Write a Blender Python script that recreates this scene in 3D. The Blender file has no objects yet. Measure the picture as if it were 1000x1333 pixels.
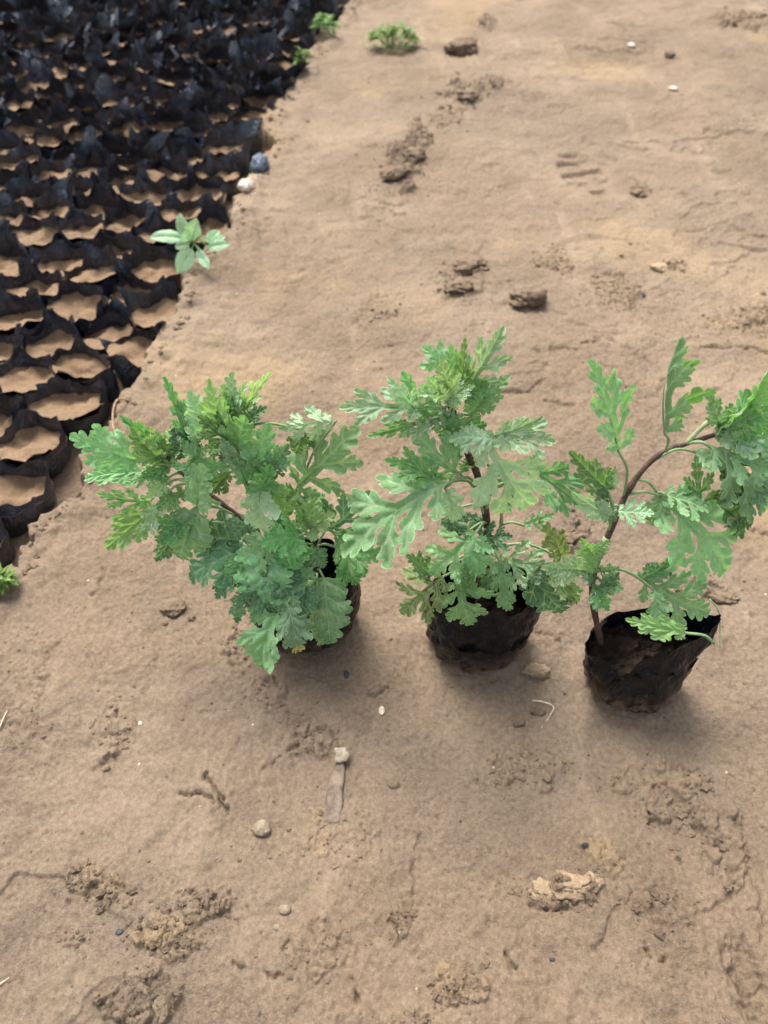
import bpy, bmesh, math, random
import numpy as np
from mathutils import Vector, Matrix
from mathutils.geometry import delaunay_2d_cdt

S = bpy.context.scene
COL = S.collection
R = math.radians

# ------------------------------------------------------------------ camera, sky, sun, exposure
CAM_H, PITCH, FPX = 0.65, R(50), 1001.0
cam = bpy.data.cameras.new('camera')
cam_o = bpy.data.objects.new('camera', cam)
COL.objects.link(cam_o)
cam.sensor_fit = 'VERTICAL'
cam.sensor_height = 36.0
cam.lens = 36.0 * FPX / 1333.0
cam.clip_start, cam.clip_end = 0.01, 500
cam_o.location = (0, 0, CAM_H)
cam_o.rotation_euler = (R(90) - PITCH, 0, 0)
cam.dof.use_dof = True
cam.dof.focus_distance = 0.60
cam.dof.aperture_fstop = 6.6
S.camera = cam_o

SUN_EL, SUN_AZ = R(58), R(-25)          # azimuth from +Y towards +X: light comes from behind the plants, a little left
W = bpy.data.worlds.new('World')
S.world = W
W.use_nodes = True
nt = W.node_tree
bg = nt.nodes['Background']
sky = nt.nodes.new('ShaderNodeTexSky')
sky.sky_type = 'NISHITA'
sky.sun_disc = False
sky.sun_elevation, sky.sun_rotation = SUN_EL, SUN_AZ
sky.dust_density = 4.0
hsv = nt.nodes.new('ShaderNodeHueSaturation')
hsv.inputs['Saturation'].default_value = 0.42
nt.links.new(sky.outputs[0], hsv.inputs['Color'])
nt.links.new(hsv.outputs[0], bg.inputs['Color'])
bg.inputs['Strength'].default_value = 0.09
sl = bpy.data.lights.new('sun', 'SUN')
sl.energy, sl.angle, sl.color = 1.5, R(28), (1.0, 0.965, 0.91)
so = bpy.data.objects.new('sun', sl)
COL.objects.link(so)
sd = Vector((math.sin(SUN_AZ) * math.cos(SUN_EL), math.cos(SUN_AZ) * math.cos(SUN_EL), math.sin(SUN_EL)))
so.rotation_euler = sd.to_track_quat('Z', 'Y').to_euler()
S.view_settings.view_transform = 'Standard'
S.view_settings.look = 'None'
S.view_settings.gamma = 1
S.view_settings.exposure = 1.74
S.render.engine = 'CYCLES'
S.cycles.max_bounces = 6
S.cycles.use_denoising = True

# ------------------------------------------------------------------ measuring helpers
SP, CP = math.sin(PITCH), math.cos(PITCH)


def ray(px, py):
    a, b = (px - 500) / FPX, -(py - 666.5) / FPX
    return Vector((a, CP + b * SP, -SP + b * CP))


def G(px, py, z=0.0):                    # the point of the ground seen at a place of the photograph
    d = ray(px, py)
    t = (z - CAM_H) / d.z
    return (d.x * t, d.y * t)


def at(px, py, Y):                       # the point of the upright plane y = Y seen at a place of the photograph
    d = ray(px, py)
    t = Y / d.y
    return Vector((d.x * t, d.y * t, CAM_H + d.z * t))


def scale_at(px, py):                    # metres per photograph pixel on the ground
    return CAM_H / (-ray(px, py).z) / FPX


# ------------------------------------------------------------------ numpy noise
def _hash(ix, iy, seed):
    h = (ix.astype(np.int64) * 374761393 + iy.astype(np.int64) * 668265263 + seed * 974634541) & 0x7fffffff
    h = ((h ^ (h >> 13)) * 1274126177) & 0x7fffffff
    h = ((h ^ (h >> 16)) * 1103515245) & 0x7fffffff
    return ((h >> 7) & 0xffff) / 65535.0


def vn(x, y, seed=0):
    x = np.asarray(x, float); y = np.asarray(y, float)
    ix, iy = np.floor(x), np.floor(y)
    fx, fy = x - ix, y - iy
    u = fx * fx * fx * (fx * (fx * 6 - 15) + 10); v = fy * fy * fy * (fy * (fy * 6 - 15) + 10)
    a, b = _hash(ix, iy, seed), _hash(ix + 1, iy, seed)
    c, d = _hash(ix, iy + 1, seed), _hash(ix + 1, iy + 1, seed)
    return (a + (b - a) * u + (c - a) * v + (a - b - c + d) * u * v) * 2 - 1


def fbm(x, y, o=4, seed=0, gain=0.5):
    s, a = 0, 1.0
    for k in range(o):
        ca, sa = math.cos(k * 1.1 + .4), math.sin(k * 1.1 + .4)
        s = s + a * vn((x * ca - y * sa) * 2.03 ** k, (x * sa + y * ca) * 2.03 ** k, seed + k * 17)
        a *= gain
    return s


def ridged(x, y, o=3, seed=0):
    s, a = 0, 1.0
    for k in range(o):
        s = s + a * (1 - 2 * np.abs(vn(x * 2.1 ** k, y * 2.1 ** k, seed + k * 31)))
        a *= 0.5
    return s


def worley(x, y, seed=0):
    x = np.asarray(x, float); y = np.asarray(y, float)
    ix, iy = np.floor(x), np.floor(y)
    f1 = np.full(x.shape, 9.0); f2 = f1.copy(); idv = np.zeros(x.shape)
    for i in (-1, 0, 1):
        for j in (-1, 0, 1):
            cx, cy = ix + i, iy + j
            d = np.hypot(cx + .1 + .8 * _hash(cx, cy, seed) - x, cy + .1 + .8 * _hash(cx, cy, seed + 7) - y)
            hv = _hash(cx, cy, seed + 13)
            near = d < f1
            f2 = np.where(near, f1, np.minimum(f2, d))
            idv = np.where(near, hv, idv)
            f1 = np.where(near, d, f1)
    return f1, f2, idv


def blocks(x, y, seed):                  # broken crust: angular lumps of two sizes with clefts between them
    wx, wy = x + .004 * fbm(x * 90, y * 90, 2, seed + 2), y + .004 * fbm(x * 90, y * 90, 2, seed + 3)
    a1, a2, ai = worley(wx * 62, wy * 62, seed)
    b1, b2, bi = worley(wx * 170, wy * 170, seed + 20)
    return sst(.0, .16, a2 - a1) * (.10 + .80 * ai) + .42 * sst(.0, .2, b2 - b1) * (bi - .15), 1 - sst(.02, .14, a2 - a1)


def sst(a, b, x):
    t = np.clip((x - a) / (b - a), 0, 1)
    return t * t * (3 - 2 * t)


def seg_dist(x, y, pts):
    best = np.full(np.shape(x), 1e9)
    for (ax, ay), (bx, by) in zip(pts[:-1], pts[1:]):
        dx, dy = bx - ax, by - ay
        t = np.clip(((x - ax) * dx + (y - ay) * dy) / (dx * dx + dy * dy + 1e-12), 0, 1)
        best = np.minimum(best, np.hypot(x - ax - t * dx, y - ay - t * dy))
    return best


# ------------------------------------------------------------------ object helpers
def props(o, label=None, cat=None, group=None, kind=None):
    if label: o['label'] = label
    if cat: o['category'] = cat
    if group: o['group'] = group
    if kind: o['kind'] = kind
    return o


def mesh_obj(name, verts, faces, mats, parent=None, smooth=True, midx=None, loc=None):
    me = bpy.data.meshes.new(name)
    me.from_pydata([tuple(v) for v in verts], [], [tuple(f) for f in faces])
    for m in (mats if isinstance(mats, (list, tuple)) else [mats]):
        me.materials.append(m)
    if smooth:
        me.polygons.foreach_set('use_smooth', [True] * len(me.polygons))
    if midx is not None:
        me.polygons.foreach_set('material_index', midx)
    me.update()
    o = bpy.data.objects.new(name, me)
    COL.objects.link(o)
    if loc is not None: o.location = loc
    if parent: o.parent = parent
    return o


def thing(name, loc, label, cat, group=None):
    o = bpy.data.objects.new(name, None)
    o.empty_display_size = 0.03
    o.location = loc
    COL.objects.link(o)
    return props(o, label, cat, group)


def fattr(me, name, vals):
    a = me.attributes.new(name, 'FLOAT', 'POINT')
    a.data.foreach_set('value', np.asarray(vals, dtype=np.float32))


# ------------------------------------------------------------------ material helpers
class NB:
    def __init__(s, name):
        s.m = bpy.data.materials.new(name)
        s.m.use_nodes = True
        s.t = s.m.node_tree
        s.b = s.t.nodes['Principled BSDF']
        s.out = s.t.nodes['Material Output']

    def n(s, typ, **kw):
        nd = s.t.nodes.new(typ)
        for k, v in kw.items():
            if k in nd.inputs: nd.inputs[k].default_value = v
            else: setattr(nd, k, v)
        return nd

    def l(s, a, b): s.t.links.new(a, b)

    def attr(s, name): return s.n('ShaderNodeAttribute', attribute_name=name).outputs['Fac']

    def coord(s, kind='Object'): return s.n('ShaderNodeTexCoord').outputs[kind]

    def noise(s, vec, scale, detail=4, rough=.55, dist=0.0):
        nd = s.n('ShaderNodeTexNoise')
        nd.inputs['Scale'].default_value = scale; nd.inputs['Detail'].default_value = detail
        nd.inputs['Roughness'].default_value = rough; nd.inputs['Distortion'].default_value = dist
        if vec is not None: s.l(vec, nd.inputs['Vector'])
        return nd.outputs['Fac']

    def ramp(s, f, a, b, ca=0.0, cb=1.0):
        nd = s.n('ShaderNodeMapRange'); nd.interpolation_type = 'SMOOTHSTEP'
        nd.inputs['From Min'].default_value = a; nd.inputs['From Max'].default_value = b
        nd.inputs['To Min'].default_value = ca; nd.inputs['To Max'].default_value = cb
        s.l(f, nd.inputs['Value'])
        return nd.outputs['Result']

    def mix(s, f, a, b, mode='MIX'):
        nd = s.n('ShaderNodeMix'); nd.data_type = 'RGBA'; nd.blend_type = mode
        for sock, v in ((nd.inputs[0], f), (nd.inputs[6], a), (nd.inputs[7], b)):
            if isinstance(v, (int, float)): sock.default_value = v
            elif isinstance(v, tuple): sock.default_value = (*v, 1) if len(v) == 3 else v
            else: s.l(v, sock)
        return nd.outputs[2]

    def math(s, op, a, b=0.0):
        nd = s.n('ShaderNodeMath'); nd.operation = op
        for sock, v in ((nd.inputs[0], a), (nd.inputs[1], b)):
            if isinstance(v, (int, float)): sock.default_value = v
            else: s.l(v, sock)
        return nd.outputs[0]

    def bump(s, h, strength=.5, dist=.002, prev=None):
        nd = s.n('ShaderNodeBump')
        nd.inputs['Strength'].default_value = strength; nd.inputs['Distance'].default_value = dist
        s.l(h, nd.inputs['Height'])
        if prev is not None: s.l(prev, nd.inputs['Normal'])
        return nd.outputs['Normal']

    def base(s, c, rough=.8, spec=.3, normal=None):
        if isinstance(c, tuple): s.b.inputs['Base Color'].default_value = (*c, 1)
        else: s.l(c, s.b.inputs['Base Color'])
        if isinstance(rough, (int, float)): s.b.inputs['Roughness'].default_value = rough
        else: s.l(rough, s.b.inputs['Roughness'])
        s.b.inputs['Specular IOR Level'].default_value = spec
        if normal is not None: s.l(normal, s.b.inputs['Normal'])
        return s.m


def soil_material(name, base=(.194, .140, .093), pale=(.290, .219, .150), grey=(.184, .142, .105), ochre=(.38, .27, .135), dark=(.085, .055, .037),
                  attrs=True, grain=1.0):
    b = NB(name)
    P = b.coord('Object')
    c = b.mix(b.ramp(b.noise(P, 3.2, 5, .6), .38, .66), base, pale)
    c = b.mix(b.ramp(b.noise(P, 1.7, 3, .55), .36, .62, 0, .55), c, tuple(x * .82 for x in base))
    c = b.mix(b.ramp(b.noise(P, 7.5, 5, .62, .6), .52, .70, 0, .75), c, grey)
    mp = b.n('ShaderNodeMapping'); mp.inputs['Scale'].default_value = (1, .22, 1); mp.inputs['Rotation'].default_value = (0, 0, .25)
    b.l(P, mp.inputs[0])
    c = b.mix(b.ramp(b.noise(mp.outputs[0], 15, 5, .62), .56, .72, 0, .60), c, tuple(x * 1.22 for x in pale))
    c = b.mix(b.ramp(b.noise(mp.outputs[0], 34, 4, .62), .60, .74, 0, .35), c, dark)
    smooth = b.ramp(b.noise(P, 5.5, 4, .6), .42, .60, .25, 1.0)
    c = b.mix(b.ramp(b.noise(P, 19, 5, .65), .60, .76, 0, .35), c, ochre)
    c = b.mix(b.ramp(b.noise(P, 46, 4, .7), .56, .78, 0, .35), c, dark)
    if attrs:
        c = b.mix(b.attr('ochre'), c, ochre)
        c = b.mix(b.attr('damp_shade'), c, dark)
        c = b.mix(b.attr('clay'), c, grey)
    # grains of sand, mottled at three sizes
    g1 = b.noise(P, 260, 3, .7)
    c = b.mix(b.ramp(g1, .30, .72, .0, .45), b.mix(1.0, c, (.80, .78, .76), 'MULTIPLY'), b.mix(.35, c, tuple(x * 1.85 for x in pale)))
    g2 = b.noise(P, 900, 2, .6)
    c = b.mix(b.ramp(g2, .55, .8, 0, .30), c, tuple(min(.9, x * 1.9) for x in pale))
    c = b.mix(b.ramp(g2, .42, .22, 0, .45), c, tuple(x * 1.2 for x in dark))
    # little dark crumbs and pits of every size
    for sc_, th_, keep_, am_ in ((150, .30, .72, .55), (340, .34, .62, .5), (60, .20, .86, .6)):
        vc = b.n('ShaderNodeTexVoronoi', feature='F1'); vc.inputs['Scale'].default_value = sc_
        wv_ = b.n('ShaderNodeVectorMath', operation='ADD'); b.l(P, wv_.inputs[0])
        nzv = b.n('ShaderNodeTexNoise'); nzv.inputs['Scale'].default_value = sc_ * 1.6; b.l(P, nzv.inputs['Vector'])
        scv = b.n('ShaderNodeVectorMath', operation='SCALE'); scv.inputs['Scale'].default_value = .6 / sc_; b.l(nzv.outputs['Color'], scv.inputs[0])
        b.l(scv.outputs[0], wv_.inputs[1]); b.l(wv_.outputs[0], vc.inputs['Vector'])
        sp_ = b.n('ShaderNodeSeparateColor'); b.l(vc.outputs['Color'], sp_.inputs[0])
        msk = b.math('MULTIPLY', b.ramp(sp_.outputs[0], keep_, keep_ + .03), b.ramp(vc.outputs['Distance'], th_, th_ * .55))
        msk = b.math('MULTIPLY', msk, b.ramp(b.noise(P, 6.5, 3, .6), .40, .66, .12, 1.0))
        c = b.mix(b.math('MULTIPLY', msk, am_), c, dark)
    # sparse pale and black specks
    v = b.n('ShaderNodeTexVoronoi', feature='F1'); v.inputs['Scale'].default_value = 85; v.inputs['Randomness'].default_value = 1
    b.l(P, v.inputs['Vector'])
    vd = v.outputs['Distance']
    sep = b.n('ShaderNodeSeparateColor'); b.l(v.outputs['Color'], sep.inputs[0])
    pick = b.ramp(sep.outputs[0], .965, .97)
    c = b.mix(b.math('MULTIPLY', pick, b.ramp(vd, .13, .08)), c, tuple(x * 1.75 for x in pale))
    pick2 = b.ramp(sep.outputs[1], .94, .95)
    c = b.mix(b.math('MULTIPLY', pick2, b.ramp(vd, .15, .07)), c, (.05, .04, .035))
    vg = b.n('ShaderNodeTexVoronoi', feature='F1'); vg.inputs['Scale'].default_value = 420; b.l(P, vg.inputs['Vector'])
    n = b.bump(b.math('MULTIPLY', b.noise(P, 120, 7, .72), smooth), .80 * grain, .0050)
    n = b.bump(b.math('MULTIPLY', vg.outputs['Distance'], smooth), -.45 * grain, .0012, n)
    n = b.bump(b.math('MULTIPLY', g1, smooth), .7 * grain, .0013, n)
    n = b.bump(g2, .4 * grain, .0005, n)
    return b.base(c, .88, .22, n)


M = {}
M['soil'] = soil_material('soil_bare')
M['pot_soil'] = soil_material('potting_soil', (.024, .016, .011), (.042, .027, .017), (.020, .014, .010), (.10, .052, .024), (.018, .013, .010), attrs=False, grain=1.6)
M['bag_soil'] = soil_material('bag_soil', (.215, .142, .085), (.27, .185, .112), (.19, .13, .083), (.29, .18, .09), (.12, .08, .05), attrs=False, grain=1.1)
M['clod'] = soil_material('clod_soil', (.19, .137, .092), (.25, .185, .126), (.165, .125, .094), (.30, .21, .11), (.075, .052, .037), attrs=False, grain=1.5)
M['pale_clod'] = soil_material('pale_clod_soil', (.36, .26, .165), (.42, .31, .2), (.28, .21, .15), (.45, .31, .15), (.15, .10, .065), attrs=False, grain=1.5)


def film_material(name, dust_amt=.5, seed=0.0, spec=.6, wr=.6, tone=1.0, coat=.3):
    b = NB(name)
    P = b.coord('Object')
    off = b.n('ShaderNodeVectorMath', operation='ADD')
    info = b.n('ShaderNodeObjectInfo')
    comb = b.n('ShaderNodeCombineXYZ')
    b.l(b.math('MULTIPLY', info.outputs['Random'], 13.0), comb.inputs[0])
    comb.inputs[1].default_value = seed
    b.l(P, off.inputs[0]); b.l(comb.outputs[0], off.inputs[1])
    P2 = off.outputs[0]
    dust = b.ramp(b.noise(P2, 26, 6, .7, .5), .60 - .16 * dust_amt, .82 - .12 * dust_amt)
    low = b.attr('mud')
    fac = b.math('MAXIMUM', b.math('MULTIPLY', dust, .55 * dust_amt), b.math('MULTIPLY', low, b.ramp(b.noise(P2, 60, 5, .7), .38, .56)))
    c = b.mix(b.ramp(b.noise(P2, 40, 3), .35, .7), tuple(x * tone for x in (.0085, .0115, .0180)), tuple(x * tone for x in (.019, .0250, .0370)))  # bluish base carries sky sheen in its colour, scaled by tone
    c = b.mix(fac, c, (.125, .080, .048))
    # scuffs: thin pale scratches in the film
    sc = b.noise(P2, 210, 2, .6, 2.5)
    c = b.mix(b.math('MULTIPLY', b.ramp(sc, .64, .74), .22), c, (.35, .35, .36))
    mp = b.n('ShaderNodeMapping'); mp.inputs['Scale'].default_value = (1, 1, .35)
    b.l(P2, mp.inputs[0])
    n = b.bump(b.noise(mp.outputs[0], 80, 4, .6, 1.2), wr, .005)
    cr = b.math('ABSOLUTE', b.math('SUBTRACT', b.noise(mp.outputs[0], 38, 3, .6, 1.8), .5))
    n = b.bump(b.ramp(cr, .0, .09), wr * .8, .0028, n)
    n = b.bump(b.noise(P2, 330, 3, .6), .25, .0008, n)
    rough = b.mix(fac, (.30, .30, .30), (.9, .9, .9))
    rr = b.n('ShaderNodeRGBToBW'); b.l(rough, rr.inputs[0])
    b.b.inputs['Coat Weight'].default_value = coat
    b.b.inputs['Coat Roughness'].default_value = .16
    return b.base(c, rr.outputs[0], spec, n)


M['film'] = film_material('black_film', .03, 0.0, .45, .8, 1.8, .30)  # high tone: painted sky sheen of the bed film
M['film_pot'] = film_material('black_pot_film', .01, 3.0, .14, .6, .30, .10)


def leaf_material(name, col, col2, vein=(.34, .45, .28), back=(.22, .33, .20), trans=.28, blotch=None, sheen=.28):
    b = NB(name)
    P = b.coord('Object')
    info = b.n('ShaderNodeObjectInfo')
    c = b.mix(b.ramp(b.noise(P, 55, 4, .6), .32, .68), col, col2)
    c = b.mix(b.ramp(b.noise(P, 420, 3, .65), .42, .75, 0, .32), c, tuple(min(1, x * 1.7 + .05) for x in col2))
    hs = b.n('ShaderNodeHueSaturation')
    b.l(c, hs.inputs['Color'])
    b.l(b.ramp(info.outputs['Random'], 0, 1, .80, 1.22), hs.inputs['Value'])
    b.l(b.ramp(b.math('FRACT', b.math('MULTIPLY', info.outputs['Random'], 7.31)), 0, 1, .485, .512), hs.inputs['Hue'])
    c = hs.outputs[0]
    vd = b.attr('vein')
    c = b.mix(b.ramp(vd, .015, .001, 0, .62), c, vein)
    c = b.mix(b.ramp(b.attr('rim'), .55, 1.0, 0, .58), c, tuple(min(1, x * 1.25 + .03) for x in vein))
    if blotch:
        bc, kind = blotch
        u = b.attr('along')
        if kind == 'tip':
            f = b.ramp(b.math('ADD', u, b.math('MULTIPLY', b.noise(P, 90, 3), .35)), .98, 1.08)
            c = b.mix(f, c, bc)
            f2 = b.ramp(b.math('ADD', u, b.math('MULTIPLY', b.noise(P, 90, 3), .35)), 1.10, 1.15)
            c = b.mix(f2, c, (.20, .12, .07))
        elif kind == 'spots':
            c = b.mix(b.ramp(b.noise(P, 130, 4, .6), .56, .66, 0, .85), c, bc)
        elif kind == 'mines':
            nz = b.noise(P, 85, 2, .5, 1.5)
            f = b.ramp(b.math('ABSOLUTE', b.math('SUBTRACT', nz, .5)), .05, .01, 0, .9)
            c = b.mix(f, c, bc)
    geo = b.n('ShaderNodeNewGeometry')
    c = b.mix(b.math('MULTIPLY', geo.outputs['Backfacing'], .6), c, back)
    n = b.bump(b.noise(P, 230, 3, .6), .35, .0012)
    n = b.bump(b.ramp(vd, .0, .05), .3, .0010, n)
    b.base(c, .62, .28, n)
    b.b.inputs['Sheen Weight'].default_value = sheen
    b.b.inputs['Sheen Roughness'].default_value = .45
    b.b.inputs['Sheen Tint'].default_value = (.86, .95, .86, 1)
    tr = b.n('ShaderNodeBsdfTranslucent')
    tc = b.mix(1.0, c, (.90, 1.0, .50), 'MULTIPLY')
    tl = b.n('ShaderNodeMix'); tl.data_type = 'RGBA'; tl.blend_type = 'ADD'
    tl.inputs[0].default_value = .5
    b.l(tc, tl.inputs[6]); b.l(tc, tl.inputs[7])
    b.l(tl.outputs[2], tr.inputs['Color'])
    b.l(n, tr.inputs['Normal'])
    mx = b.n('ShaderNodeMixShader'); mx.inputs[0].default_value = trans
    b.l(b.b.outputs[0], mx.inputs[1]); b.l(tr.outputs[0], mx.inputs[2])
    b.l(mx.outputs[0], b.out.inputs['Surface'])
    return b.m


LM = {
    's': leaf_material('leaf_silver', (.138, .312, .112), (.205, .385, .180)),
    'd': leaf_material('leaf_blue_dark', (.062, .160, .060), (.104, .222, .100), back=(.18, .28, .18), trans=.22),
    'g': leaf_material('leaf_green', (.098, .270, .066), (.152, .345, .108)),
    'f': leaf_material('leaf_fresh', (.150, .310, .085), (.210, .385, .135), trans=.34),
    'y': leaf_material('leaf_young', (.240, .38, .145), (.30, .44, .20), vein=(.46, .54, .32), trans=.34),
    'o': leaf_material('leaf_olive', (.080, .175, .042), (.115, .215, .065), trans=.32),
    'p': leaf_material('leaf_pale', (.225, .382, .195), (.290, .448, .255), vein=(.50, .58, .44)),
    't': leaf_material('leaf_yellow_tip', (.120, .230, .120), (.165, .275, .155), blotch=((.55, .42, .10), 'tip')),
    'b': leaf_material('leaf_brown_spotted', (.140, .230, .065), (.21, .28, .09), blotch=((.11, .060, .032), 'spots')),
    'm': leaf_material('leaf_mined', (.135, .265, .130), (.18, .31, .16), blotch=((.50, .54, .30), 'mines')),
    'w': leaf_material('weed_leaf', (.30, .47, .30), (.36, .52, .34), vein=(.5, .6, .45)),
    'v': leaf_material('weed_small_leaf', (.12, .24, .035), (.19, .32, .055), trans=.3),
}


def stem_material(name, a, c2, bumps=.5):
    b = NB(name)
    P = b.coord('Object')
    c = b.mix(b.ramp(b.noise(P, 120, 4, .65), .35, .65), a, c2)
    c = b.mix(b.ramp(b.noise(P, 700, 2, .6), .58, .75, 0, .4), c, (.35, .33, .28))
    return b.base(c, .7, .3, b.bump(b.noise(P, 350, 3, .6), bumps, .001))


M['bark'] = stem_material('stem_bark', (.050, .030, .022), (.105, .062, .045))
M['green_stem'] = stem_material('stem_green', (.22, .28, .13), (.30, .36, .20))
M['petiole'] = stem_material('petiole_green', (.165, .265, .110), (.23, .33, .165), .3)

# ------------------------------------------------------------------ the ground: one heightfield sheet, with the sunken bed for the bags
EDGE_PX = [(475, -22), (452, 6), (432, 30), (404, 62), (392, 92), (352, 138), (342, 158), (362, 180), (338, 212), (318, 240), (298, 266), (296, 298),
           (262, 338), (240, 366), (236, 398), (222, 428), (192, 468), (160, 506), (143, 548), (112, 590), (92, 634), (68, 664), (40, 682),
           (26, 716), (30, 738), (-20, 752), (-75, 770)]
EDGE = [G(x, y) for x, y in EDGE_PX]
e0 = EDGE[0]
BED = [(e0[0] + .14, 3.4)] + EDGE + [(-1.0, EDGE[-1][1] - .02), (-2.2, EDGE[-1][1]), (-2.2, 3.4)]
PIT = 0.042


def in_bed(x, y):
    ins = np.zeros(np.shape(x), bool)
    n = len(BED)
    for i in range(n):
        (ax, ay), (bx, by) = BED[i], BED[(i + 1) % n]
        if ay == by: continue
        c = ((ay > y) != (by > y)) & (x < (bx - ax) * (y - ay) / (by - ay) + ax)
        ins ^= c
    return ins


def bed_signed(x, y):                    # > 0 inside the bed, metres from its edge
    d = seg_dist(x, y, BED + [BED[0]])
    return np.where(in_bed(x, y), d, -d)


# crumbly, cracked, trodden and stained places: (photo x, y, half width, half height in photo pixels, bump metres, darkening, ochre)
ROUGH = [
    (523, 215, 26, 30, .010, .75, 0), (545, 182, 16, 26, .009, .6, .1), (608, 125, 24, 16, .010, .6, .1), (640, 112, 24, 10, .006, .45, 0),
    (632, 30, 12, 8, .006, .5, 0), (580, 150, 20, 18, .006, .25, .3), (600, 370, 34, 26, .006, .25, .15), (490, 400, 34, 20, .004, .12, .05),
    (720, 345, 26, 14, .005, .2, .1), (800, 385, 34, 26, .005, .18, .1), (832, 240, 14, 12, .006, .5, 0), (870, 350, 22, 8, .005, .15, .25),
    (150, 945, 26, 38, .0055, .42, 0), (190, 1300, 44, 46, .0085, .5, 0), (265, 1182, 42, 20, .007, .5, 0), (405, 955, 34, 26, .0055, .3, 0),
    (110, 1145, 24, 16, .005, .0, .7), (135, 1165, 32, 20, .005, 0, .8), (215, 1212, 50, 26, .006, 0, .85), (245, 1232, 30, 18, .004, 0, .5),
    (412, 1092, 18, 36, .0035, 0, .6), (735, 1160, 46, 22, .010, 0, .35), (790, 1118, 26, 22, .004, 0, .5), (522, 1195, 16, 28, .005, .35, 0),
    (600, 1290, 38, 30, .005, .25, .15), (577, 1280, 12, 26, .004, 0, .55), (880, 1060, 48, 44, .0048, .34, .05), (850, 1010, 60, 34, .004, .05, .3),
    (940, 1100, 34, 60, .0045, .30, 0), (975, 1280, 26, 54, -.009, .5, 0), (310, 835, 22, 26, .005, .35, 0), (420, 1235, 60, 34, .0045, .22, .06),
    (225, 790, 18, 14, .004, .3, 0), (905, 760, 40, 14, .008, .45, 0), (755, 690, 22, 20, .007, .35, 0), (700, 990, 60, 24, .003, .1, .1),
    (345, 905, 26, 22, .004, .25, 0), (450, 1090, 50, 40, .002, .0, .12), (985, 410, 30, 14, .008, .4, .2), (960, 425, 60, 10, .004, .1, .3),
    (540, 1330, 60, 14, .004, .3, 0), (860, 1180, 60, 30, .003, .18, 0), (100, 1228, 20, 14, .003, .1, 0), (760, 215, 30, 30, .0, .12, 0),
    (40, 900, 30, 60, .003, .05, 0), (640, 1010, 30, 20, .003, 0, .35), (700, 1010, 40, 20, .003, .12, 0), (970, 30, 40, 12, .008, .4, .1),
]
CRACKS = [  # (points, half width metres, depth)
    ([(268, 1006), (285, 1022), (288, 1040), (297, 1060)], .0013, .010), ([(238, 1034), (262, 1036), (278, 1048)], .0013, .009),
    ([(348, 1000), (372, 978), (388, 962)], .002, .004), ([(300, 840), (310, 826), (304, 812)], .0016, .010), ([(352, 880), (372, 900)], .0014, .007),
    ([(72, 1192), (90, 1170)], .0014, .006), ([(536, 1165), (543, 1080)], .0012, .004), ([(505, 890), (478, 902)], .0014, .005),
    ([(430, 950), (448, 980)], .0013, .006), ([(310, 1255), (345, 1275), (385, 1272)], .0016, .006), ([(460, 1280), (464, 1300)], .0016, .009),
    ([(840, 1072), (872, 1080)], .0018, .007), ([(910, 1080), (935, 1108)], .0018, .007), ([(958, 1075), (985, 1150), (990, 1230)], .0022, .004),
    ([(700, 460), (745, 462), (775, 446)], .003, .006), ([(610, 505), (650, 512), (690, 512), (706, 500)], .003, .008), ([(708, 522), (745, 530)], .003, .005),
    ([(690, 1180), (712, 1184), (750, 1182)], .0016, .007), ([(895, 1205), (940, 1180)], .0018, .004), ([(840, 1230), (850, 1250)], .0022, .008),
    ([(940, 40), (965, 30), (1000, 26)], .004, .012), ([(905, 460), (960, 455), (1010, 462)], .003, .008), ([(920, 560), (960, 545)], .002, .004),
    ([(985, 690), (1010, 700)], .002, .006), ([(655, 1240), (672, 1262)], .0018, .007), ([(770, 1235), (800, 1180)], .0014, .003),
    ([(700, 820), (730, 832)], .0018, .005), ([(130, 735), (120, 770)], .0016, .004),
]


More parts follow.
